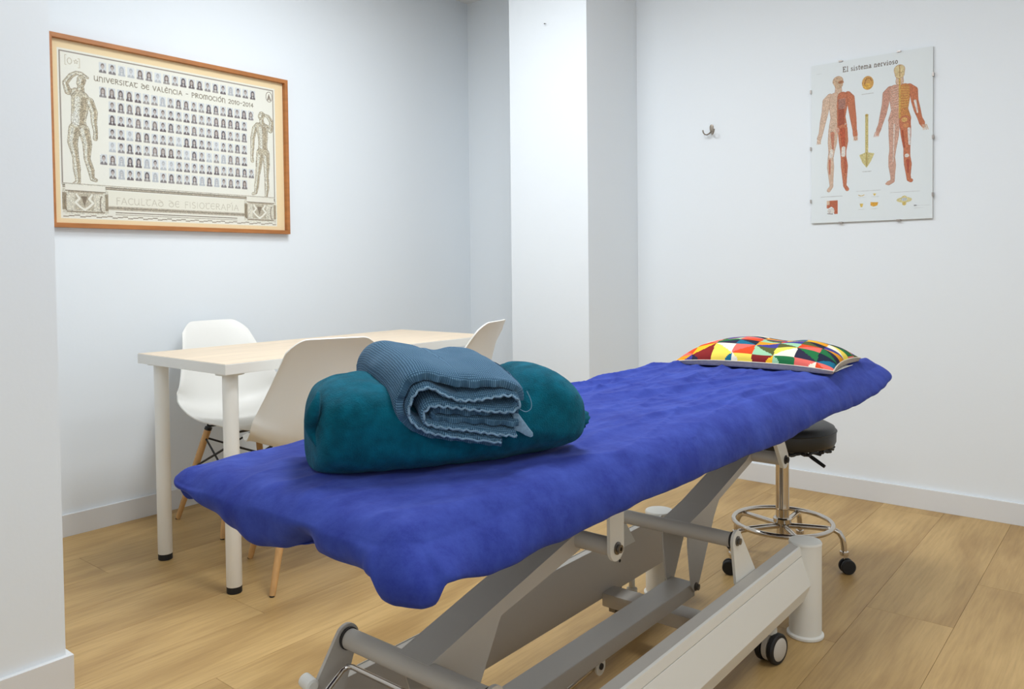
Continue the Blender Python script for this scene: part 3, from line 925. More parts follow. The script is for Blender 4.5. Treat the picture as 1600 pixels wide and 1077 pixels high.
    for y in (1.235 - .13, 1.235 - .37):
        clip(y, z1 + .001, True); clip(y, z0 - .001, True)
    for z in (1.238 + .10, 1.238 + .34, 1.238 + .60):
        clip(ya + .001, z, False); clip(yb - .001, z, False)


nerve_poster()


# ------------------------------------------------------------------ wall hook and nail
def wall_hook():
    y, z = 1.727, 1.718
    x = X1
    t = thing('coat_hook', (x, y, z - .02), 'small double prong metal coat hook on the right wall beside the column', 'hook')
    b = MB()
    pts = [(.0, .030), (.006, .028), (.010, .020), (.010, .008), (.006, -.010), (-.006, -.010), (-.010, .008), (-.010, .020), (-.006, .028)]
    b.prism([(y + p, z + .004 + q) for p, q in pts], 0, x - .005, x - .0005)
    b.build('back_plate', M['nickel'], t, bevel=.001)
    for s_ in (-1, 1):
        b = MB()
        path = [(x - .005, y + s_ * .002, z - .002), (x - .016, y + s_ * .006, z - .012), (x - .026, y + s_ * .014, z - .019), (x - .034, y + s_ * .022, z - .017), (x - .038, y + s_ * .028, z - .008), (x - .038, y + s_ * .030, z + .004)]
        b.tube(path, [.004, .0036, .0034, .0032, .0032, .0038], 10)
        b.build('prong', M['nickel'], t)


wall_hook()
nl = MB().lathe((3.2285, 2.3956, 2.2755), [(.0015, 0), (.0015, .012), (.0032, .012), (.0032, .0135)], 10, (-1, 0, -.25)).build('nail', M['hole'])
tag(nl, 'tiny nail high on the bright face of the column', 'nail')


# ------------------------------------------------------------------ table
def desk():
    x0, x1, y0, y1, zu, zt = 1.352, 2.640, 2.272, 2.852, .720, .755
    t = thing('desk', ((x0 + x1) / 2, (y0 + y1) / 2, 0), 'rectangular table with pale wood top and round white legs', 'table')
    MB().box(x0, x1, y0, y1, zu, zt - .0012).build('tabletop', M['table_edge'], t, bevel=.0015, smooth=0)
    MB().box(x0 + .0015, x1 - .0015, y0 + .0015, y1 - .0015, zt - .0012, zt).build('wood_surface', M['table_top'], t, smooth=0, label='pale oak laminate surface')
    for (x, y) in ((1.412, 2.800), (1.402, 2.328), (2.58, 2.800), (2.58, 2.328)):
        l = MB().lathe((x, y, .022), [(.0245, 0), (.025, .001), (.025, .69), (.0245, .692)], 28).build('leg', M['leg_white'], t)
        MB().lathe((x, y, 0), [(.023, 0), (.0245, .002), (.0245, .0225), (.02, .0225)], 28).build('foot', M['black_rubber'], l)
        MB().lathe((x, y, .714), [(.045, 0), (.045, .006)], 24).build('mount_plate', M['frame_light'], l)


desk()


# ------------------------------------------------------------------ moulded shell chair
def shell_point(u, v):
    """u -1..1 across, v 0..1 front lip to top. Local: x right, y forward, z up"""
    ctrl = [  # v, y, z, half width, edge lift (z), edge forward (y)
        (0.00, .262, .415, .165, .004, .000),
        (0.05, .250, .434, .196, .006, .000),
        (0.15, .200, .446, .228, .010, .000),
        (0.30, .090, .432, .242, .030, .000),
        (0.42, -.010, .422, .247, .060, .004),
        (0.52, -.095, .432, .248, .085, .020),
        (0.60, -.150, .470, .244, .075, .060),
        (0.68, -.178, .535, .230, .040, .084),
        (0.78, -.198, .625, .204, .014, .070),
        (0.88, -.222, .722, .172, .004, .044),
        (0.95, -.246, .790, .151, .000, .026),
        (1.00, -.266, .828, .138, -.002, .018),
    ]
    for i in range(len(ctrl) - 1):
        if v <= ctrl[i + 1][0] or i == len(ctrl) - 2:
            break
    P_ = [ctrl[max(i - 1, 0)], ctrl[i], ctrl[i + 1], ctrl[min(i + 2, len(ctrl) - 1)]]
    t_ = (v - P_[1][0]) / (P_[2][0] - P_[1][0])
    out = []
    for k_ in range(1, 6):
        p0, p1, p2, p3 = [p[k_] for p in P_]
        d1 = (p2 - p0) / (P_[2][0] - P_[0][0] + 1e-9) * (P_[2][0] - P_[1][0]) if P_[0] is not P_[1] else (p2 - p1)
        d2 = (p3 - p1) / (P_[3][0] - P_[1][0] + 1e-9) * (P_[2][0] - P_[1][0]) if P_[3] is not P_[2] else (p2 - p1)
        h = t_
        out.append((2 * h ** 3 - 3 * h * h + 1) * p1 + (h ** 3 - 2 * h * h + h) * d1 + (-2 * h ** 3 + 3 * h * h) * p2 + (h ** 3 - h * h) * d2)
    y, z, hw, lz, fy = out
    a = abs(u) ** 2.2
    # rolled outer rim
    rim = max(0, (abs(u) - .93) / .07)
    return Vector((u * hw, y + fy * a - (.006 * rim if v > .6 else 0), z + lz * a - (.008 * rim if v < .6 else 0)))


def make_chair():
    t = bpy.data.objects.new('dining_chair', None)
    t.empty_display_size = .1
    COL.objects.link(t)
    nu, nv = 36, 64
    rows = []
    for j in range(nv + 1):
        v = j / nv
        # round the top corners by letting the side points drop below the top line
        row = []
        for i in range(nu + 1):
            u = -1 + 2 * i / nu
            vv = v
            if v > .8:
                vv = .8 + (v - .8) * (1 - .30 * max(0, (abs(u) - .62) / .38) ** 2.6)
            if v < .1:
                vv = .1 - (.1 - v) * (1 - .55 * max(0, (abs(u) - .6) / .4) ** 2)
            row.append(shell_point(u, vv))
        rows.append(row)
    vs = [p for r in rows for p in r]
    m = nu + 1
    fs = [(j * m + i, j * m + i + 1, (j + 1) * m + i + 1, (j + 1) * m + i) for j in range(nv) for i in range(nu)]
    # thicken
    nrm = [Vector() for _ in vs]
    for f in fs:
        n_ = (vs[f[1]] - vs[f[0]]).cross(vs[f[3]] - vs[f[0]])
        for k_ in f: nrm[k_] += n_
    nrm = [n_.normalized() for n_ in nrm]
    N = len(vs)
    vs2 = vs + [p - n_ * .0055 for p, n_ in zip(vs, nrm)]
    fs2 = fs + [tuple(reversed([k_ + N for k_ in f])) for f in fs]
    bd = [i for i in range(m)] + [j * m + nu for j in range(1, nv + 1)] + [nv * m + i for i in range(nu - 1, -1, -1)] + [j * m for j in range(nv - 1, 0, -1)]
    for q in range(len(bd)):
        a, b_ = bd[q], bd[(q + 1) % len(bd)]
        fs2.append((b_, a, a + N, b_ + N))
    MB().add(vs2, fs2).build('seat_shell', M['plastic_white'], t, smooth=50, origin=(0, 0, 0))
    tops = {(1, 1): (.125, .125, .385), (-1, 1): (-.125, .125, .385), (1, -1): (.115, -.085, .385), (-1, -1): (-.115, -.085, .385)}
    feet = {(1, 1): (.215, .20, 0), (-1, 1): (-.215, .20, 0), (1, -1): (.205, -.19, 0), (-1, -1): (-.205, -.19, 0)}
    for k_ in tops:
        a, b_ = Vector(tops[k_]), Vector(feet[k_])
        pts = [a + (b_ - a) * s_ for s_ in (0, .03, .5, .97, 1)]
        pts[-1].z = 0.002
        l = MB().tube(pts, [.012, .0145, .0135, .0105, .009], 16).build('leg', M['beech'], t)
        MB().lathe((b_.x, b_.y, 0), [(.008, 0), (.009, .001), (.009, .005)], 12).build('glide', M['black_rubber'], l)
        # bracket that clamps the dowel
        d = (b_ - a).normalized()
        MB().tube([a - d * .005, a + d * .006], .0152, 12).build('leg_clamp', M['black_wire'], l)
    wr = MB()
    def at(k_, s_): return Vector(tops[k_]) + (Vector(feet[k_]) - Vector(tops[k_])) * s_
    for (p, q) in (((1, 1), (-1, 1)), ((1, -1), (-1, -1)), ((1, 1), (1, -1)), ((-1, 1), (-1, -1))):
        wr.tube([at(p, .10), at(q, .42)], .0042, 8)
        wr.tube([at(q, .10), at(p, .42)], .0042, 8)
    wr.build('wire_brace', M['black_wire'], t)
    for yy in (1, -1):
        fr = MB()
        a, b_ = Vector(tops[(1, yy)]), Vector(tops[(-1, yy)])
        fr.tube([Vector((a.x * .55, a.y * .7, .424)), a + Vector((0, 0, .026)), a + Vector((.003, 0, .012)), a + Vector((-.012, 0, .008)), b_ + Vector((.012, 0, .008)), b_ + Vector((-.003, 0, .012)), b_ + Vector((0, 0, .026)), Vector((b_.x * .55, b_.y * .7, .424))], .0045, 8)
        fr.build('seat_mount', M['black_wire'], t)
    return t


def dup_tree(root):
    r = root.copy(); COL.objects.link(r)
    for ch in list(root.children):
        c_ = ch.copy(); COL.objects.link(c_); c_.parent = r
        for g in list(ch.children):
            d = g.copy(); COL.objects.link(d); d.parent = c_
    return r


chair = make_chair()
chairs = [
    ((1.875, 3.015, 0), 178, 'white shell chair with wooden legs behind the table, facing it from the wall'),
    ((1.72, 2.287, 0), -24, 'cream white shell chair seen from behind, at the near side of the table'),
    ((2.43, 2.375, 0), 19, 'white shell chair seen edge-on behind the towel at the far end of the table'),
]
protos = [chair, dup_tree(chair), dup_tree(chair)]
for o, (loc, rz, lab) in zip(protos, chairs):
    o.location = loc
    o.rotation_euler = (0, 0, R(rz))
    tag(o, lab, 'chair', 'shell chairs around the table')


# ------------------------------------------------------------------ stool
def stool():
    cx, cy = 2.695, 1.0
    t = thing('stool', (cx, cy, 0), 'round black vinyl stool on a chrome five-wheel base behind the treatment table', 'stool')
    prof = [(.02, 0), (.150, .001), (.168, .008), (.173, .020), (.174, .052), (.168, .068), (.150, .077), (.08, .080), (.01, .080)]
    s_ = MB().lathe((cx, cy, .432), prof, 48).build('seat', M['vinyl'], t, smooth=60)
    MB().tube([(cx + .1742 * math.cos(R(a)), cy + .1742 * math.sin(R(a)), .487) for a in range(0, 360, 6)], .0022, 6, closed=True).build('piping', M['vinyl'], s_)
    # gathered vinyl under the seat rim
    rr = [(cx + (.158 + .006 * math.sin(a * .9)) * math.cos(R(a)), cy + (.158 + .006 * math.sin(a * .9)) * math.sin(R(a)), .431 + .0035 * math.sin(a * .35)) for a in range(0, 360, 3)]
    MB().tube(rr, .006, 6, closed=True).build('gathered_hem', M['vinyl'], s_)
    MB().lathe((cx, cy, .402), [(.05, 0), (.055, .004), (.055, .020), (.11, .026), (.11, .032)], 24).build('seat_plate', M['black_rubber'], t)
    MB().tube([(cx, cy - .03, .415), (cx - .012, cy - .085, .412), (cx - .018, cy - .11, .400), (cx - .022, cy - .150, .378)], [.004, .004, .007, .006], 8).build('lever', M['black_rubber'], t)
    MB().lathe((cx, cy, .155), [(.0225, 0), (.0225, .048), (.0235, .052), (.0225, .056), (.0225, .225), (.024, .235), (.018, .238), (.018, .25)], 28).build('gas_column', M['chrome'], t)
    MB().lathe((cx, cy, .105), [(.014, 0), (.020, .004), (.020, .050), (.030, .054), (.031, .068), (.026, .072)], 28).build('hub', M['chrome'], t)
    MB().tube([(cx + .163 * math.cos(R(a)), cy + .163 * math.sin(R(a)), .160) for a in range(0, 360, 5)], .0085, 12, closed=True).build('foot_ring', M['chrome'], t)
    for a0 in (-69.4, -141.4, 146.6, 74.6, 2.6):
        a = R(a0)
        d = Vector((math.cos(a), math.sin(a), 0))
        c0 = Vector((cx, cy, 0))
        pts = [(.02, .148), (.08, .149), (.14, .149), (.165, .147), (.182, .138), (.193, .118), (.197, .095), (.198, .075)]
        l = MB().tube([c0 + d * p + Vector((0, 0, z)) for p, z in pts], .0095, 12).build('leg', M['chrome'], t)
        e = c0 + d * .198
        MB().lathe((e.x, e.y, .060), [(.006, 0), (.014, .003), (.015, .010), (.014, .016), (.010, .018)], 16).build('caster_collar', M['chrome'], l)
        sw = R(a0 + {-69.4: 18, -141.4: 60, 146.6: -35, 74.6: 20, 2.6: 80}[a0])
        tr = Vector((math.cos(sw), math.sin(sw), 0)); ax = Vector((-tr.y, tr.x, 0))
        wc = e + tr * .010 + Vector((0, 0, .025))
        for s2 in (-1, 1):
            MB().lathe(wc + ax * (s2 * .004 if s2 > 0 else -.004), [(.012, 0), (.024, .001), (.025, .003), (.025, .009), (.022, .012), (.008, .0125)], 24, ax * s2).build('wheel', M['black_rubber'], l)
        MB().prism([(0, 0)] * 0 or [(e.x - .0, e.y - .0), (e.x + ax.x * .003, e.y + ax.y * .003), (wc.x + ax.x * .003, wc.y + ax.y * .003), (wc.x - ax.x * .003, wc.y - ax.y * .003), (e.x - ax.x * .003, e.y - ax.y * .003)], 2, .022, .060).build('fork', M['chrome'], l)


stool()


# ------------------------------------------------------------------ treatment table
BX0, BX1, BY0, BY1 = .634, 2.745, .694, 1.258


def circ(cx, cz, r, a0=0, a1=360, n=18):
    return [(cx + r * math.cos(R(a0 + (a1 - a0) * i / n)), cz + r * math.sin(R(a0 + (a1 - a0) * i / n))) for i in range(n + (0 if a1 - a0 == 360 else 1))]


def treatment_table():
    t = thing('treatment_table', (1.6, .985, 0), 'grey steel hydraulic treatment table under the blue sheet', 'treatment table')
    # padded top and its carrying frame
    MB().box(BX0 + .03, BX1 - .03, BY0 + .03, BY1 - .03, .672, .719).build('mattress', M['foam'], t, bevel=.015)
    b = MB()
    for y in (.80, 1.14):
        b.box(.80, 2.55, y - .0, y + .03, .630, .668)
    for x in (.80, 1.62, 2.52):
        b.box(x, x + .03, .83, 1.14, .632, .666)
    b.build('upper_frame', M['frame_grey'], t, bevel=.002, smooth=0)

    # base: two long rails with folded cover panels
    for sgn in (-1, 1):
        Y = (lambda y: y) if sgn < 0 else (lambda y: 1.992 - y)
        rail = MB()
        rail.prism([(Y(.795), .268), (Y(.765), .262), (Y(.765), .120), (Y(.795), .120)], 0, .62, 2.205)
        ro = rail.build('base_rail', M['frame_grey'], t, bevel=.0015, smooth=0)
        cv = MB()
        cv.prism([(Y(.768), .265), (Y(.763), .2625), (Y(.760), .2395), (Y(.764), .2395)], 0, .62, 2.203)
        cv.build('cover_lip', M['frame_light'], ro, bevel=.0008, smooth=0)
        cv = MB()
        cv.prism([(Y(.764), .2375), (Y(.760), .2375), (Y(.737), .160), (Y(.755), .112), (Y(.760), .112), (Y(.764), .120)], 0, .62, 2.215)
        cv.build('cover_panel', M['frame_light'], ro, bevel=.0012, smooth=0)
        # hollow post at the head end with cap and foot flange
        for px_ in (2.236, .585):
            c_ = (px_, Y(.765), 0)
            po = MB().lathe(c_, [(.044, .006), (.044, .262), (.0435, .262)], 40).build('corner_post', M['frame_light'], t)
            MB().lathe(c_, [(.0448, .2622), (.0452, .266), (.043, .2705), (.036, .2725), (.005, .2735)], 40).build('post_cap', M['frame_light'], po)
            MB().lathe(c_, [(.048, 0), (.050, .002), (.050, .008), (.0445, .012)], 40).build('foot_flange', M['frame_light'], po)
        # twin-wheel caster
        wy = Y(.785)
        k_ = MB().lathe((2.03, wy, .072), [(.010, 0), (.016, .004), (.016, .018), (.009, .022), (.009, .05)], 20).build('caster', M['frame_light'], t)
        ax = Vector((.20, 1, 0)).normalized()
        for s2 in (-1, 1):
            base = Vector((2.03, wy, .040)) + ax * (s2 * .010)
            wh = MB().lathe(base, [(.028, 0), (.038, .001), (.040, .004), (.040, .013), (.037, .017), (.030, .0175)], 32, ax * s2).build('wheel', M['black_rubber'], k_)
            wh.location = wh.location
        for s2 in (-1, 1):
            base = Vector((2.03, wy, .040)) + ax * (s2 * .0275)
            MB().lathe(base, [(.030, 0), (.028, .0015), (.010, .003), (.004, .003)], 28, ax * s2).build('wheel_hub', M['hub_grey'], k_)
        MB().lathe(Vector((2.03, wy, .040)) - ax * .007, [(.036, 0), (.036, .014)], 24, ax).build('wheel_housing', M['hub_grey'], k_)
    # inner face hole of the far rail
    MB().lathe((1.945, 1.1965, .20), [(.0045, 0), (.0045, .0012)], 14, (0, -1, 0)).build('screw', M['seam'], t)
    MB().box(1.93, 1.97, 1.205, 1.225, .05, .121).build('caster_plate', M['bolt'], t)

    # low cross bars
    MB().box(1.850, 1.915, .795, 1.197, .100, .138).build('cross_bar', M['frame_grey'], t, bevel=.004)
    MB().box(.78, .845, .795, 1.197, .180, .225).build('cross_bar', M['frame_grey'], t, bevel=.004)

    # pivot shafts, their brackets on the rails and the parallel lift arms
    for k_, (tx, s_x) in enumerate(((.922, -1), (1.845, 1))):
        sh = MB().tube([(tx, .808, .370), (tx, 1.150, .370)], .0185, 28).build('pivot_shaft', M['frame_grey'], t)
        for yy in (.806, 1.146):
            MB().lathe((tx, yy, .370), [(.020, 0), (.0205, .001), (.0205, .005), (.020, .006)], 28, (0, 1, 0)).build('shaft_ring', M['seam'], sh)
        for side, (ya, yb) in enumerate(((.797, .804), (1.153, 1.160))):
            if s_x > 0:
                pl = [(tx + .026, .378)] + circ(tx, .370, .026, 30, 190, 10) + [(tx - .006, .262), (tx + .115, .262)]
            else:
                pl = circ(tx, .370, .026, -10, 150, 10) + [(tx - .135, .222), (tx - .03, .222)]
            p_ = MB().prism(pl, 1, ya, yb).build('shaft_bracket', M['frame_light'] if k_ else M['frame_grey'], t, smooth=0)
            yo = ya if side == 0 else yb
            sg = -1 if side == 0 else 1
            MB().lathe((tx, yo, .370), [(.012, 0), (.012, .003), (.008, .004), (.008, .009), (.005, .010)], 18, (0, sg, 0)).build('bolt', M['bolt'], p_)
        # lift arm: folded channel
        T = lambda pts: [(tx + a, .370 + b_) for a, b_ in pts]
        if k_ == 0:
            fl = T([(-.006, .018), (.182, .065), (.410, .120), (.436, .126), (.456, .106), (.440, .086), (.181, .036), (.118, -.074), (.020, -.060)])
            tp = [(-.006, .018), (.182, .065), (.410, .120), (.434, .126)]
        else:
            fl = T([(.010, .010), (.126, .033), (.382, .103), (.434, .126), (.456, .106), (.444, .096), (.199, .032), (.166, -.006), (.083, -.146), (.066, -.171), (.046, -.178), (.030, -.160), (.012, -.050)])
            tp = [(.010, .010), (.126, .033), (.382, .103), (.432, .126)]
        arm = MB().prism(T(tp + [(a, b_ - .0045) for a, b_ in reversed(tp)]), 1, .9395, 1.0075).build('lift_arm', M['frame_grey'], t, smooth=0)
        for (ya, yb) in ((.935, .9395), (1.0075, 1.012)):
            MB().prism(fl, 1, ya, yb).build('arm_side', M['frame_grey'], arm, bevel=.0006, smooth=0)
        # upper shaft and hanging brackets
        ux, uz = tx + .438, .480
        us = MB().tube([(ux, .850, uz), (ux, 1.110, uz)], .0185, 28).build('upper_shaft', M['frame_grey'], t)
        for (ya, yb, sg) in ((.842, .850, -1), (1.110, 1.118, 1)):
            pl = circ(ux, uz, .0265, 180, 360, 14)
            if k_ == 0:
                pl = pl + [(ux + .0265, .640), (ux - .0265, .640)]
            else:
                pl = circ(ux, uz, .026, -120, 45, 10) + [(ux - .075, .640), (ux - .140, .640)]
            hb = MB().prism(pl, 1, ya if k_ == 0 else ya - .004 * (sg < 0), yb).build('hanging_bracket', M['frame_light'], t, bevel=.0008, smooth=0)
            yo = (ya if sg < 0 else yb) - (.004 if (k_ and sg < 0) else 0)
            MB().lathe((ux, yo, uz), [(.013, 0), (.013, .002), (.0085, .003), (.0085, .009), (.004, .009), (.004, .005)], 18, (0, sg, 0)).build('bolt', M['bolt'] if k_ == 0 else M['seam'], hb)
    # connecting beam pulled by the lift motor, pinned to the lower ends of the second arm
    MB().box(.70, 1.902, .940, 1.007, .178, .2145).build('drive_beam', M['frame_grey'], t, bevel=.002, smooth=0)
    for yy, sg in ((.935, -1), (1.012, 1)):
        MB().lathe((1.898, yy, .205), [(.011, 0), (.011, .002), (.008, .003), (.008, .009), (.005, .010)], 18, (0, sg, 0)).build('bolt', M['bolt'], t)
    # lift cylinder under the beam
    cl = MB().prism([(1.432, .182), (1.432, .170)] + circ(1.450, .168, .018, 180, 360, 10) + [(1.468, .182)], 1, .942, .946).build('cylinder_lug', M['frame_light'], t, smooth=0)
    MB().lathe((1.450, .942, .170), [(.007, 0), (.007, .003), (.004, .004)], 14, (0, -1, 0)).build('bolt', M['seam'], cl)
    MB().tube([(1.442, .958, .169), (1.32, .958, .160)], .0095, 18).build('piston_rod', M['chrome'], t)
    MB().tube([(1.33, .958, .1605), (1.315, .958, .159), (.90, .958, .132)], [.015, .022, .022], 20).build('lift_cylinder', M['frame_grey'], t)
    # chrome foot bar in front of the first shaft
    MB().tube([(.835, 1.122, .295), (.850, 1.122, .312), (.888, 1.127, .331), (.898, 1.124, .3345), (.902, 1.114, .335), (.902, 1.00, .335), (.902, .86, .335), (.900, .848, .334), (.84, .838, .295)], .0050, 12).build('foot_bar', M['chrome'], t)
    MB().lathe((.835, 1.140, .318), [(.009, 0), (.0125, .003), (.0125, .030), (.009, .033)], 20, (.1, 1, .1)).build('bar_mount', M['frame_light'], t)


treatment_table()


# ------------------------------------------------------------------ blue fitted sheet
def lerp_tab(tab, x):
    if x <= tab[0][0]: return tab[0][1]
    for (a, va), (b_, vb) in zip(tab, tab[1:]):
        if x <= b_:
            f = (x - a) / (b_ - a); f = f * f * (3 - 2 * f)
            return va + (vb - va) * f
    return tab[-1][1]


def bed_top(x, y):
    """height of the sheet's upper face, before wrinkles"""
    d = min(x - BX0, BX1 - x, y - BY0, BY1 - y)
    z = .735
    e = max(0, (.060 - d) / .060)
    z -= .016 * e ** 2.2
    z += .006 * max(0, (x - 2.30) / .30) ** 1.6
    return z


HEM_NEAR = [(.60, .650), (.620, .650), (.640, .646), (.668, .645), (.684, .650), (.696, .672), (.76, .673), (.81, .671), (.895, .672), (.925, .664), (.952, .657), (1.0, .652), (1.06, .664), (1.12, .676), (1.195, .694), (1.25, .698)]
HEM_RIGHT = [(.634, .648), (.672, .672), (.77, .653), (.86, .652), (.95, .646), (1.11, .649), (1.35, .645), (1.62, .640), (1.86, .633), (2.15, .648), (2.36, .642), (2.50, .652), (2.60, .664), (2.67, .676), (2.74, .692)]
OUT_RIGHT = [(.655, .046), (.75, .036), (1.0, .024), (1.9, .024), (2.3, .034), (2.6, .046)]


def blue_sheet():
    NP = 1040
    a, b_ = (BX1 - BX0) / 2, (BY1 - BY0) / 2
    cx, cy = (BX0 + BX1) / 2, (BY0 + BY1) / 2

    def outline(d, r0=.052):
        """points of the inset rounded rectangle at distance d"""
        A, B = a - d, b_ - d
        r = max(r0 - d, .0005)
        out = []
        per0 = [2 * (a - r0), 2 * (b_ - r0)]
        q = math.pi / 2 * r0
        tot = 2 * (per0[0] + per0[1]) + 4 * q
        for i in range(NP):
            s_ = tot * i / NP
            # sides: near right edge (y=-B) left to right, far end (x=A), far left edge, near end
            segs = [('l', per0[0]), ('c', q), ('l', per0[1]), ('c', q), ('l', per0[0]), ('c', q), ('l', per0[1]), ('c', q)]
            for k_, (ty, L) in enumerate(segs):
                if s_ <= L or k_ == 7: break
                s_ -= L
            f = s_ / L
            side = k_ // 2
            dirs = [((1, 0), (0, -1)), ((0, 1), (1, 0)), ((-1, 0), (0, 1)), ((0, -1), (-1, 0))]
            (dx, dy), (nx, ny) = dirs[side]
            hl = (A if dx else B) - r
            ho = B if dx else A
            if ty == 'l':
                u = (-1 + 2 * f) * hl
                p = (dx * u + nx * ho, dy * u + ny * ho); n_ = (nx, ny)
            else:
                ccx = dx * hl + nx * (ho - r); ccy = dy * hl + ny * (ho - r)
                an = f * math.pi / 2
                n_ = (nx * math.cos(an) + dx * math.sin(an), ny * math.cos(an) + dy * math.sin(an))
                p = (ccx + n_[0] * r, ccy + n_[1] * r)
            out.append((cx + p[0], cy + p[1], n_[0], n_[1]))
        return out

    def wrinkle(x, y):
        w = 0
        # long folds running with the bed near the head, spreading from the near right edge
        n1 = noise.noise(Vector((x * 1.3, y * 7.0 + x * .9, 1.7)))
        n2 = noise.noise(Vector((x * 3.2 + 5, y * 15 + x * 2.5, 4.1)))
        n3 = noise.noise(Vector((x * 7, y * 8, 9.3)))
        head = min(1, max(0, (x - 1.1) / .6))
        def ridge(px, py, pz, k_):
            return max(0, 1 - abs(noise.noise(Vector((px, py, pz)))) * k_) ** 2
        w += n1 * (.004 + .005 * head)
        w += n2 * (.0020 + .0030 * head)
        w += n3 * .0015
        w += ridge(x * 1.1 + 3, y * 8 + x * 1.6, 7.7, 4.5) * (.004 + .007 * head)
        w += ridge(x * 2.0 + 8, y * 15 - x * 2.6, 2.2, 4.5) * (.002 + .004 * head)
        w += ridge(x * 3.6 + 1, y * 24 + x * 5, 5.2, 4.0) * (.0008 + .0022 * head)
        w -= ridge(x * 3.5 + 4, y * 4.5 - x * 2, 11.2, 5.5) * .0012
        # fold ridge parallel to the right edge
        dd = (y - (.722 + .008 * math.sin(x * 5))) / .010
        w += .0060 * math.exp(-dd * dd) * min(1, max(0, (x - 1.5) / .3))
        # gathers round the pillow
        if x > 2.0:
            g = math.sin(y * 95 + 3 * math.sin(y * 21))
            w += .0022 * g * math.exp(-((x - 2.215) / .06) ** 2)
        # diagonal pulls at the near left corner
        q = (x - BX0) * .8 + (BY1 - y)
        w += .003 * math.sin(q * 55 + 2 * n3) * math.exp(-((x - BX0 - .1) / .14) ** 2) * math.exp(-((BY1 - y - .12) / .18) ** 2)
        return w
    rings = []
    ds = [(b_ - .0035) * (1 - k_ / 52) for k_ in range(52)] + [.0055, .003, .001]
    ds = sorted(set([max(d, .0) for d in ds]), reverse=True)
    for d in ds:
        row = []
        for (x, y, nx, ny) in outline(d):
            z = bed_top(x, y) + wrinkle(x, y) * min(1, .25 + d / .06)
            # soften the last centimetres of the edge
            z -= .010 * max(0, (.035 - d) / .035) ** 2
            row.append((x, y, z))
        rings.append(row)
    # skirt
    base = outline(0.0)
    top = rings[-1]
    for s_, (out, frac) in enumerate(((.004, .12), (.006, .28), (.007, .46), (.006, .64), (.003, .82), (-.002, .95), (-.006, 1.0), (-.016, .98), (-.035, .90))):
        row = []
        for i, (x, y, nx, ny) in enumerate(base):
            zt = top[i][2]
            if nx < -.25 and ny < -.25: hz = .650
            elif ny < -.6: hz = lerp_tab(HEM_RIGHT, x)
            elif nx < -.6: hz = lerp_tab(HEM_NEAR, y)
            elif nx < 0 and ny < 0: hz = .636
            else: hz = .672 + .006 * math.sin(i * .13) + .004 * math.sin(i * .047)
            hz += .0022 * noise.noise(Vector((x * 14, y * 14, 2)))
            z = zt + (hz - zt) * frac
            # folds: swell in and out along the perimeter, stronger towards the hem
            near = 1 if nx < -.3 else .35
            fo = (noise.noise(Vector((x * 13, y * 13, .3))) * .011 + noise.noise(Vector((x * 30, y * 30, z * 25))) * .005) * near * min(1, frac * 1.4)
            # the deep tuck on the near end
            if nx < -.6:
                fo -= .034 * math.exp(-((y - .912 + (z - .66) * .8) / .026) ** 2) * frac
                fo += .006 * math.exp(-((y - 1.01) / .05) ** 2) * frac
                if y < .715: fo -= .012 * max(0, frac - .55)
            if ny < 0: out2 = lerp_tab(OUT_RIGHT, x) * min(1, (-ny) * 1.2)
            elif nx < 0: out2 = -.006
            else: out2 = .016
            cn = max(0, -nx) * max(0, -ny) * 2
            out2 += .004 * cn
            o_ = out + fo + out2 * min(1, frac * 1.05) - .014 * max(0, frac - .6) / .4 * min(1, cn * 1.6)
            if s_ >= 7: o_ = out + out2
            row.append((x + nx * o_, y + ny * o_ - .012 * cn * frac, z))
        rings.append(row)
    mb = MB()
    mb.grid(rings, closed_u=True)
    # stitch the two sides of the innermost ring
    r0 = rings[0]
    q_ = math.pi / 2 * .052
    tot_ = 4 * (a - .052) + 4 * (b_ - .052) + 4 * q_
    n_l = round(NP * (tot_ - q_ - (b_ - .052)) / tot_)
    for k_ in range(NP // 2 - 1):
        a_, c_ = (n_l + k_) % NP, (n_l - k_) % NP
        mb.f.append((a_, (n_l + k_ + 1) % NP, (n_l - k_ - 1) % NP, c_) if k_ else (a_, (n_l + 1) % NP, (n_l - 1) % NP))
    o = mb.build('fitted_sheet', M['sheet'], smooth=180, origin=(cx, cy, .64))
    sub = o.modifiers.new('sub', 'SUBSURF'); sub.levels = 0; sub.render_levels = 1
    tag(o, 'crumpled royal blue fitted sheet stretched over the treatment table', 'sheet')


blue_sheet()


def face_cover():
    rows = []
    nx, ny = 14, 60
    for j in range(nx + 1):
        row = []
        for i in range(ny + 1):
            x = 2.365 + .200 * j / nx
            y = .722 + .533 * i / ny
            e = abs(i / ny - .5) * 2
            z = bed_top(x, y) + .006 + .0012 * math.sin(i * .8 + j * .3)
            row.append((x + .004 * math.sin(i * .5), y, z))
        rows.append(row)
    low = [[(p[0], p[1], p[2] - .0012) for p in r] for r in rows]
    mb = MB(); mb.grid(rows); mb.grid(low)
    m = ny + 1; N = (nx + 1) * m
    bd = [i for i in range(m)] + [j * m + ny for j in range(1, nx + 1)] + [nx * m + i for i in range(ny - 1, -1, -1)] + [j * m for j in range(nx - 1, 0, -1)]
    for q in range(len(bd)):
        a, b_ = bd[q], bd[(q + 1) % len(bd)]
        mb.f.append((a, b_, b_ + N, a + N))
    tag(mb.build('head_cover', M['paper_white'], smooth=60), 'white paper cover lying under the patterned pillow at the head end', 'cover')


face_cover()


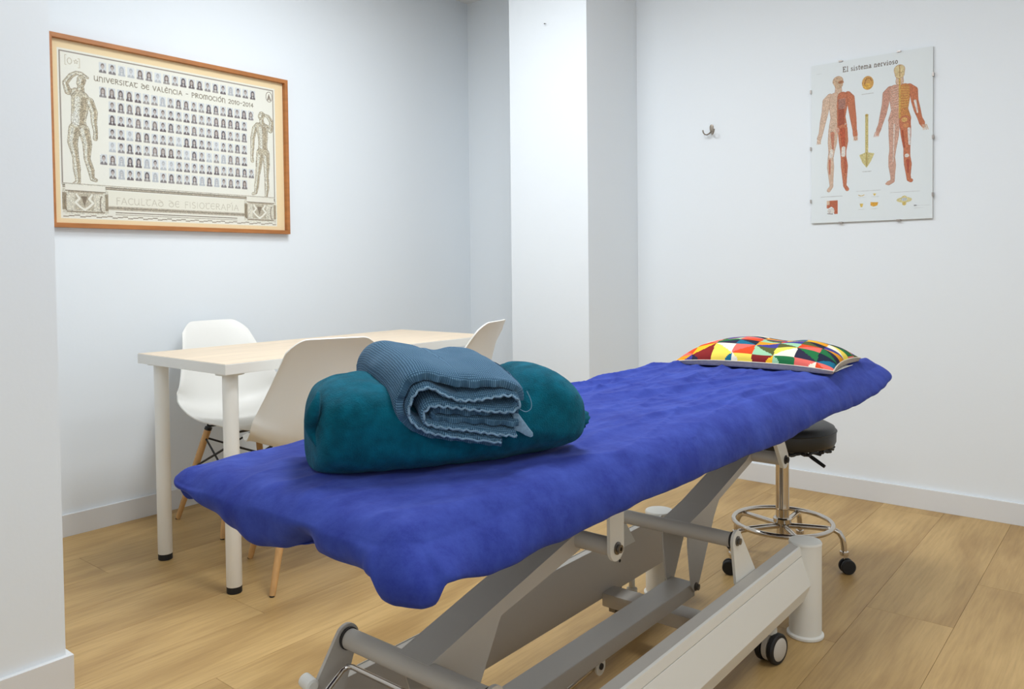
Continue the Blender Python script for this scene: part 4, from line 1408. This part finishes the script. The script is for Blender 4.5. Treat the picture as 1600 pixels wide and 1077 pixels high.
# ------------------------------------------------------------------ patterned pillow
def pillow():
    ox, oy = 2.421, .946
    L2, W2 = .239, .160
    rz = R(3)
    cols = [(214, 76, 40), (240, 182, 46), (40, 110, 66), (36, 42, 60), (236, 228, 204), (70, 66, 140), (132, 42, 42), (152, 196, 160), (32, 104, 132), (222, 106, 96), (226, 150, 40), (48, 46, 66), (88, 92, 52), (240, 214, 90)]
    t = thing('pillow', (ox, oy, .72), 'small rectangular pillow with a multicoloured triangle print at the head end', 'pillow')
    nu, nv = 150, 96

    def edge(u, v):
        # corners point out, sides pull in
        px = u * L2 * (1 - .055 * (1 - abs(v) ** 1.5) * abs(u) ** 6) 
        py = v * W2 * (1 - .075 * (1 - u * u) * abs(v) ** 6)
        return px, py

    def hgt(u, v):
        b_ = max(0, (1 - abs(u) ** 2.6)) ** .62 * max(0, (1 - abs(v) ** 2.6)) ** .62
        return b_

    def wpt(u, v, top):
        px, py = edge(u, v)
        h = hgt(u, v)
        nse = .006 * noise.noise(Vector((u * 3, v * 3, 5)))
        hump = 1 - .20 * math.exp(-((u - .15) / .22) ** 2) * (1 - .3 * v * v)
        if top: z = .760 + .060 * h * hump + nse * h
        else: z = .760 - (.023 * h ** .25)
        # corner droop
        z -= .010 * (abs(u) * abs(v)) ** 3
        X = ox + (py * math.cos(rz) - px * math.sin(rz) * -1 * 0) + px * 0
        # local px runs along -y (towards the photo's right), py along +x
        X = ox + py * math.cos(rz) + px * math.sin(rz)
        Y = oy - px * math.cos(rz) + py * math.sin(rz)
        return (X, Y, z + .006 * max(0, (X - 2.30) / .30) ** 1.6)

    def build(name, top, m):
        V, F, C_ = [], [], []
        for j in range(nv + 1):
            for i in range(nu + 1):
                V.append(wpt(-1 + 2 * i / nu, -1 + 2 * j / nv, top))
        for j in range(nv):
            for i in range(nu):
                q = j * (nu + 1) + i
                F.append((q, q + 1, q + nu + 2, q + nu + 1))
        mb = MB(); mb.add(V, F)
        ob = mb.build(name, m, t, smooth=180, fix=False)
        if top:
            me = ob.data
            ca = me.color_attributes.new('print', 'FLOAT_COLOR', 'CORNER')
            buf = np.ones((len(me.loops), 4), np.float32)
            S = .140
            for fi in range(len(F)):
                j, i = divmod(fi, nu)
                u = -1 + 2 * (i + .5) / nu; v = -1 + 2 * (j + .5) / nv
                a_ = (u * L2 * 1.12 + v * .012 + 3.02) / S; c_ = (v * W2 * 1.25 + 3.0 + .012) / (S * .88)
                ia, ic = math.floor(a_), math.floor(c_)
                fa, fc = a_ - ia - .5, c_ - ic - .5
                ang = math.atan2(fc, fa)
                k_ = int((ang + math.pi) / (math.pi / 4)) % 8
                cc = cols[(ia * 5 + ic * 3 + k_ * 5 + (ia * ic) % 4 + (k_ // 2) * 2) % len(cols)]
                buf[fi * 4:fi * 4 + 4, :3] = lin(cc)
            ca.data.foreach_set('color', buf.ravel())
        return ob
    build('patterned_face', True, M['pillow_print'])['label'] = 'front cloth printed with multicoloured triangles'
    bt = build('linen_back', False, M['cream_cloth'])
    bt['label'] = 'plain beige linen back'
    pts = []
    for i in range(240):
        s_ = i / 240 * 4
        k_, f = int(s_), s_ - int(s_)
        u, v = [(-1 + 2 * f, -1), (1, -1 + 2 * f), (1 - 2 * f, 1), (-1, 1 - 2 * f)][k_]
        p = wpt(u, v, True); pts.append(p)
    MB().tube(pts, .0022, 6, closed=True).build('seam_piping', M['cream_cloth'], t)


pillow()


# ------------------------------------------------------------------ rolled blanket and folded towel
AX = Vector((math.cos(R(-28.4)), math.sin(R(-28.4)), 0))
BK = Vector((-AX.y, AX.x, 0))
ROLL0 = Vector((.704, .937, 0))
RL, RB = .459, .110


def roll_top(s_, v):
    """height factor of the blanket along its length; sags where the towel lies"""
    H = .147 + .005 * math.sin(s_ * 9 + 1)
    sag = .0615 * math.exp(-((s_ - .50) / .20) ** 4)
    return H - sag


def blanket():
    NS, NA = 150, 120
    rows = []
    for j in range(NS + 1):
        q = j / NS
        s_ = .5 - .5 * math.cos(q * math.pi)      # denser at the ends
        # end rounding: blunt left end, round right end
        if s_ < .5: e = max(0, 1 - (abs(1 - 2 * s_)) ** 9) ** (1 / 3.2)
        else: e = max(0, 1 - (abs(2 * s_ - 1)) ** 5.5) ** (1 / 2.6)
        row = []
        for i in range(NA):
            an = 2 * math.pi * i / NA
            c_, n_ = math.cos(an), math.sin(an)
            ex = 2 / 2.7
            bx = math.copysign(abs(c_) ** ex, c_) * RB
            bz = math.copysign(abs(n_) ** ex, n_)
            H = roll_top(s_, bx)
            zc = H / 2
            z = zc + bz * H / 2
            # shrink towards the end: keep the bottom on the sheet
            z = z * (e * .72 + .28) + (1 - e) * .012
            bx2 = bx * (.30 + .70 * e)
            if s_ > .5: z = z + (1 - e) * .030 * (1 - z / .15)
            # folded lip spiral at the top back
            p = ROLL0 + AX * (s_ * RL) + BK * (RB + bx2)
            lf = noise.noise(Vector((s_ * 4, bx * 16, z * 14))) * .006 + noise.noise(Vector((s_ * 14, bx * 40, z * 40))) * .0022
            # soft horizontal slump folds on the front
            if c_ < .2: lf += .0035 * math.sin(z * 70 + s_ * 5) * math.exp(-((s_ - .45) / .4) ** 2)
            nrm = (BK * (bx2 / RB) + Vector((0, 0, (z - zc) / (H / 2)))) 
            if nrm.length > .01: nrm.normalize()
            p = p + nrm * lf * (e * .8 + .2) + Vector((0, 0, z))
            p.z = max(p.z, .0) + .7325
            row.append(tuple(p))
        rows.append(row)
    mb = MB(); mb.grid(rows, closed_u=True)
    mb.f.append(tuple(range(NA - 1, -1, -1))); mb.f.append(tuple(NS * NA + i for i in range(NA)))
    t = mb.build('rolled_blanket', M['blanket'], smooth=180, origin=tuple(ROLL0 + AX * .24 + BK * .11 + Vector((0, 0, .7345))))
    tag(t, 'thick teal fleece blanket rolled up on the blue sheet', 'blanket')
    # ruffled selvedge sticking out of the right end
    rows = []
    for j in range(9):
        q = j / 8
        row = []
        for i in range(70):
            f = i / 69
            zz = .020 + f * .068
            wv = .004 * math.sin(f * 13 + .6) + .0014 * math.sin(f * 55)
            pp = ROLL0 + AX * (RL - .045 + q * .055 * math.sin(math.pi * min(.999, .04 + f * .92)) ** .35 + wv * q) + BK * (.048 + .012 * math.sin(f * 9 + q) + .02 * (1 - abs(2 * f - 1)) * q) + Vector((0, 0, zz + .7345))
            row.append(pp)
        rows.append(row)
    low = [[p + BK * .010 for p in r] for r in rows]
    mb = MB(); mb.grid(rows); mb.grid(low)
    m, N = 70, 9 * 70
    bd = [i for i in range(m)] + [j * m + m - 1 for j in range(1, 9)] + [8 * m + i for i in range(m - 2, -1, -1)] + [j * m for j in range(7, 0, -1)]
    for q in range(len(bd)):
        a, b_ = bd[q], bd[(q + 1) % len(bd)]
        mb.f.append((a, b_, b_ + N, a + N))
    mb.build('ruffled_edge', M['blanket'], t, smooth=60)
    # tucked fold at the left end
    mb = MB()
    pts = []
    for i in range(24):
        f = i / 23
        p = ROLL0 + AX * (.006 - .010 * math.sin(f * math.pi)) + BK * (.045 + .012 * math.sin(f * 6)) + Vector((0, 0, .7345 + .050 + f * .082))
        pts.append(p)
    mb.tube(pts, [.003 + .008 * math.sin(math.pi * min(1, (i + 1) / 24)) for i in range(24)], 14)
    mb.build('tucked_fold', M['blanket'], t, smooth=180)


blanket()


def catmull(pts, n):
    out = []
    P_ = [pts[0]] + list(pts) + [pts[-1]]
    for i in range(1, len(P_) - 2):
        for k_ in range(n):
            t_ = k_ / n
            p0, p1, p2, p3 = [np.array(q, float) for q in P_[i - 1:i + 3]]
            out.append(tuple(.5 * (2 * p1 + (p2 - p0) * t_ + (2 * p0 - 5 * p1 + 4 * p2 - p3) * t_ ** 2 + (3 * p1 - p0 - 3 * p2 + p3) * t_ ** 3)))
    out.append(tuple(pts[-1]))
    return out


def towel():
    P0 = Vector((.8837, .8248, 0))
    SZ = .932
    E_ = Vector((math.cos(R(58)), math.sin(R(58)), 0))
    U_ = Vector((E_.y, -E_.x, 0))
    t = thing('folded_towel', tuple(P0 + E_ * .12 + Vector((0, 0, .785))), 'grey blue waffle towel folded in thick layers on top of the teal blanket', 'towel')
    DEP = .27

    def place(u, z, w_):
        """w_: metres behind the front edge"""
        rise = .034 * (1 - math.exp(-w_ / .05)) * (1 if z < .84 else .75)
        top = max(0, (z - .80) / .08)
        dz = rise + .006 * w_ / .1 * top
        du = -.10 * w_ + .05 * w_ * (u > 0)
        # back end slumps
        dz -= .010 * max(0, (w_ - .20) / .07) ** 2
        return P0 + (U_ * (u + du) + E_ * w_) * SZ + Vector((0, 0, .7345 + (z + dz - .7115) * SZ))

    def ribbon(name, path, th, seedv, m, bulge=0.0, hem=True, front=0.0, wr=0.004, depth=DEP):
        pts = catmull(path, 8)
        n = len(pts)
        nr = []
        for i in range(n):
            a, b_ = pts[max(i - 1, 0)], pts[min(i + 1, n - 1)]
            dx, dz = b_[0] - a[0], b_[1] - a[1]
            L = math.hypot(dx, dz) + 1e-9
            nr.append((-dz / L, dx / L))
        acc = [0]
        for i in range(1, n):
            acc.append(acc[-1] + math.hypot(pts[i][0] - pts[i - 1][0], pts[i][1] - pts[i - 1][1]))
        W = [front + depth * (k_ / 40) ** 1.25 for k_ in range(41)]
        faces_rows = []
        for w_ in W:
            ring = []
            f = min(1, (w_ - front) / .012)
            hh = th / 2 * (.62 + .38 * math.sqrt(max(0, 1 - (1 - f) ** 2)))
            for sd in (1, -1):
                idx = range(n) if sd == 1 else range(n - 1, -1, -1)
                for i in idx:
                    u, z = pts[i]
                    nz = noise.noise(Vector((acc[i] * 16, w_ * 9, seedv))) * wr + noise.noise(Vector((acc[i] * 34, w_ * 22, seedv + 3))) * wr * .35
                    k_ = hh * sd + nz * f
                    ring.append(place(u + nr[i][0] * k_, z + nr[i][1] * k_, w_ + .002 * math.sin(acc[i] * 190) * (w_ == front)))
            faces_rows.append(ring)
        mb = MB(); mb.grid(faces_rows, closed_u=True)
        m2 = 2 * n
        for i in range(n - 1):
            mb.f.append((i, 2 * n - 1 - i, 2 * n - 2 - i, i + 1))
            o_ = len(W) * m2 - m2
            mb.f.append((o_ + i, o_ + i + 1, o_ + 2 * n - 2 - i, o_ + 2 * n - 1 - i))
        ob = mb.build(name, m, t, smooth=70)
        # uv: (length along the fold, depth)
        me = ob.data
        uvl = me.uv_layers.new(name='UVMap')
        vi = np.empty(len(me.loops), np.int32); me.loops.foreach_get('vertex_index', vi)
        uvv = np.zeros((len(me.vertices), 2), np.float32)
        for r_, w_ in enumerate(W):
            for i in range(n):
                uvv[r_ * m2 + i] = (acc[i] * 2.0, w_ * 2.0)
                uvv[r_ * m2 + 2 * n - 1 - i] = (acc[i] * 2.0, w_ * 2.0)
        uvl.data.foreach_set('uv', uvv[vi].ravel())
        if hem:
            hp = []
            for i in range(0, n):
                u, z = pts[i]
                hp.append(place(u + nr[i][0] * th * .1, z + nr[i][1] * th * .1, front - .002 + .0018 * math.sin(acc[i] * 420)))
            MB().tube(hp, .0019, 6).build('hem', M['hem'], ob)
        return ob
    # outermost layer wraps over the top from the lower left
    outer = [(.0722, .752), (-.0017, .7672), (-.05, .7775), (-.080, .792), (-.0965, .8093), (-.099, .8329), (-.090, .8562), (-.0731, .8705), (-.0455, .8703), (-.0156, .8613), (.0148, .8551), (.0615, .8546), (.0891, .8486), (.104, .8371), (.1055, .824)]
    ribbon('outer_layer', [(a, b_) for a, b_ in outer], .016, 1.0, M['towel'], hem=False, front=.004, wr=.006)
    spiral = [(.068, .7615), (.0, .7745), (-.045, .785), (-.0705, .7965), (-.0850, .8120), (-.0865, .8280), (-.0785, .8475), (-.0650, .8575), (-.0487, .8570), (-.0279, .8450), (-.0008, .8355), (.03, .8345), (.0707, .8385), (.0929, .8350), (.1000, .8237), (.0927, .8142), (.0704, .8130), (.0297, .8186), (-.001, .8240), (-.0282, .8285), (-.0480, .8305), (-.0600, .8250), (-.0640, .8143), (-.0595, .8015), (-.0317, .7925), (.0138, .7845), (.0604, .7745), (.0953, .7690)]
    ribbon('spiral_fold', spiral, .0085, 7.0, M['towel'], front=-.002, wr=.0012)
    inner = [(.1022, .8040), (.060, .806), (.0141, .8075), (-.0304, .8139), (-.0440, .8110), (-.0425, .8035), (-.0246, .7985), (.0139, .7945), (.060, .788), (.1031, .782)]
    ribbon('inner_fold', inner, .011, 12.0, M['towel'], hem=False, front=.004, wr=.0012)
    # corner tip poking out on the right
    def pr(u, z, w_): return place(u, z, w_)
    mb = MB()
    tip = [(.094, .806), (.103, .798), (.113, .784), (.123, .770), (.1305, .761), (.1312, .755), (.126, .753), (.117, .757), (.106, .764), (.096, .768)]
    A_ = [pr(u, z, .010) for u, z in tip]
    B_ = [p + E_ * .030 + Vector((0, 0, .004)) for p in A_]
    nt_ = len(tip)
    mb.add(A_ + B_, [tuple(range(nt_)), tuple(range(2 * nt_ - 1, nt_ - 1, -1))] + [(i, i + nt_, (i + 1) % nt_ + nt_, (i + 1) % nt_) for i in range(nt_)])
    mb.build('towel_corner', M['hem'], t, bevel=.002, smooth=60)
    th = catmull([tuple(pr(u, z, w_)) for u, z, w_ in ((.1025, .8114, .0), (.112, .810, -.004), (.1205, .8175, -.006), (.1215, .828, -.002), (.1171, .838, .004))], 6)
    MB().tube(th, .0007, 6).build('loose_thread', M['thread'], t)


towel()
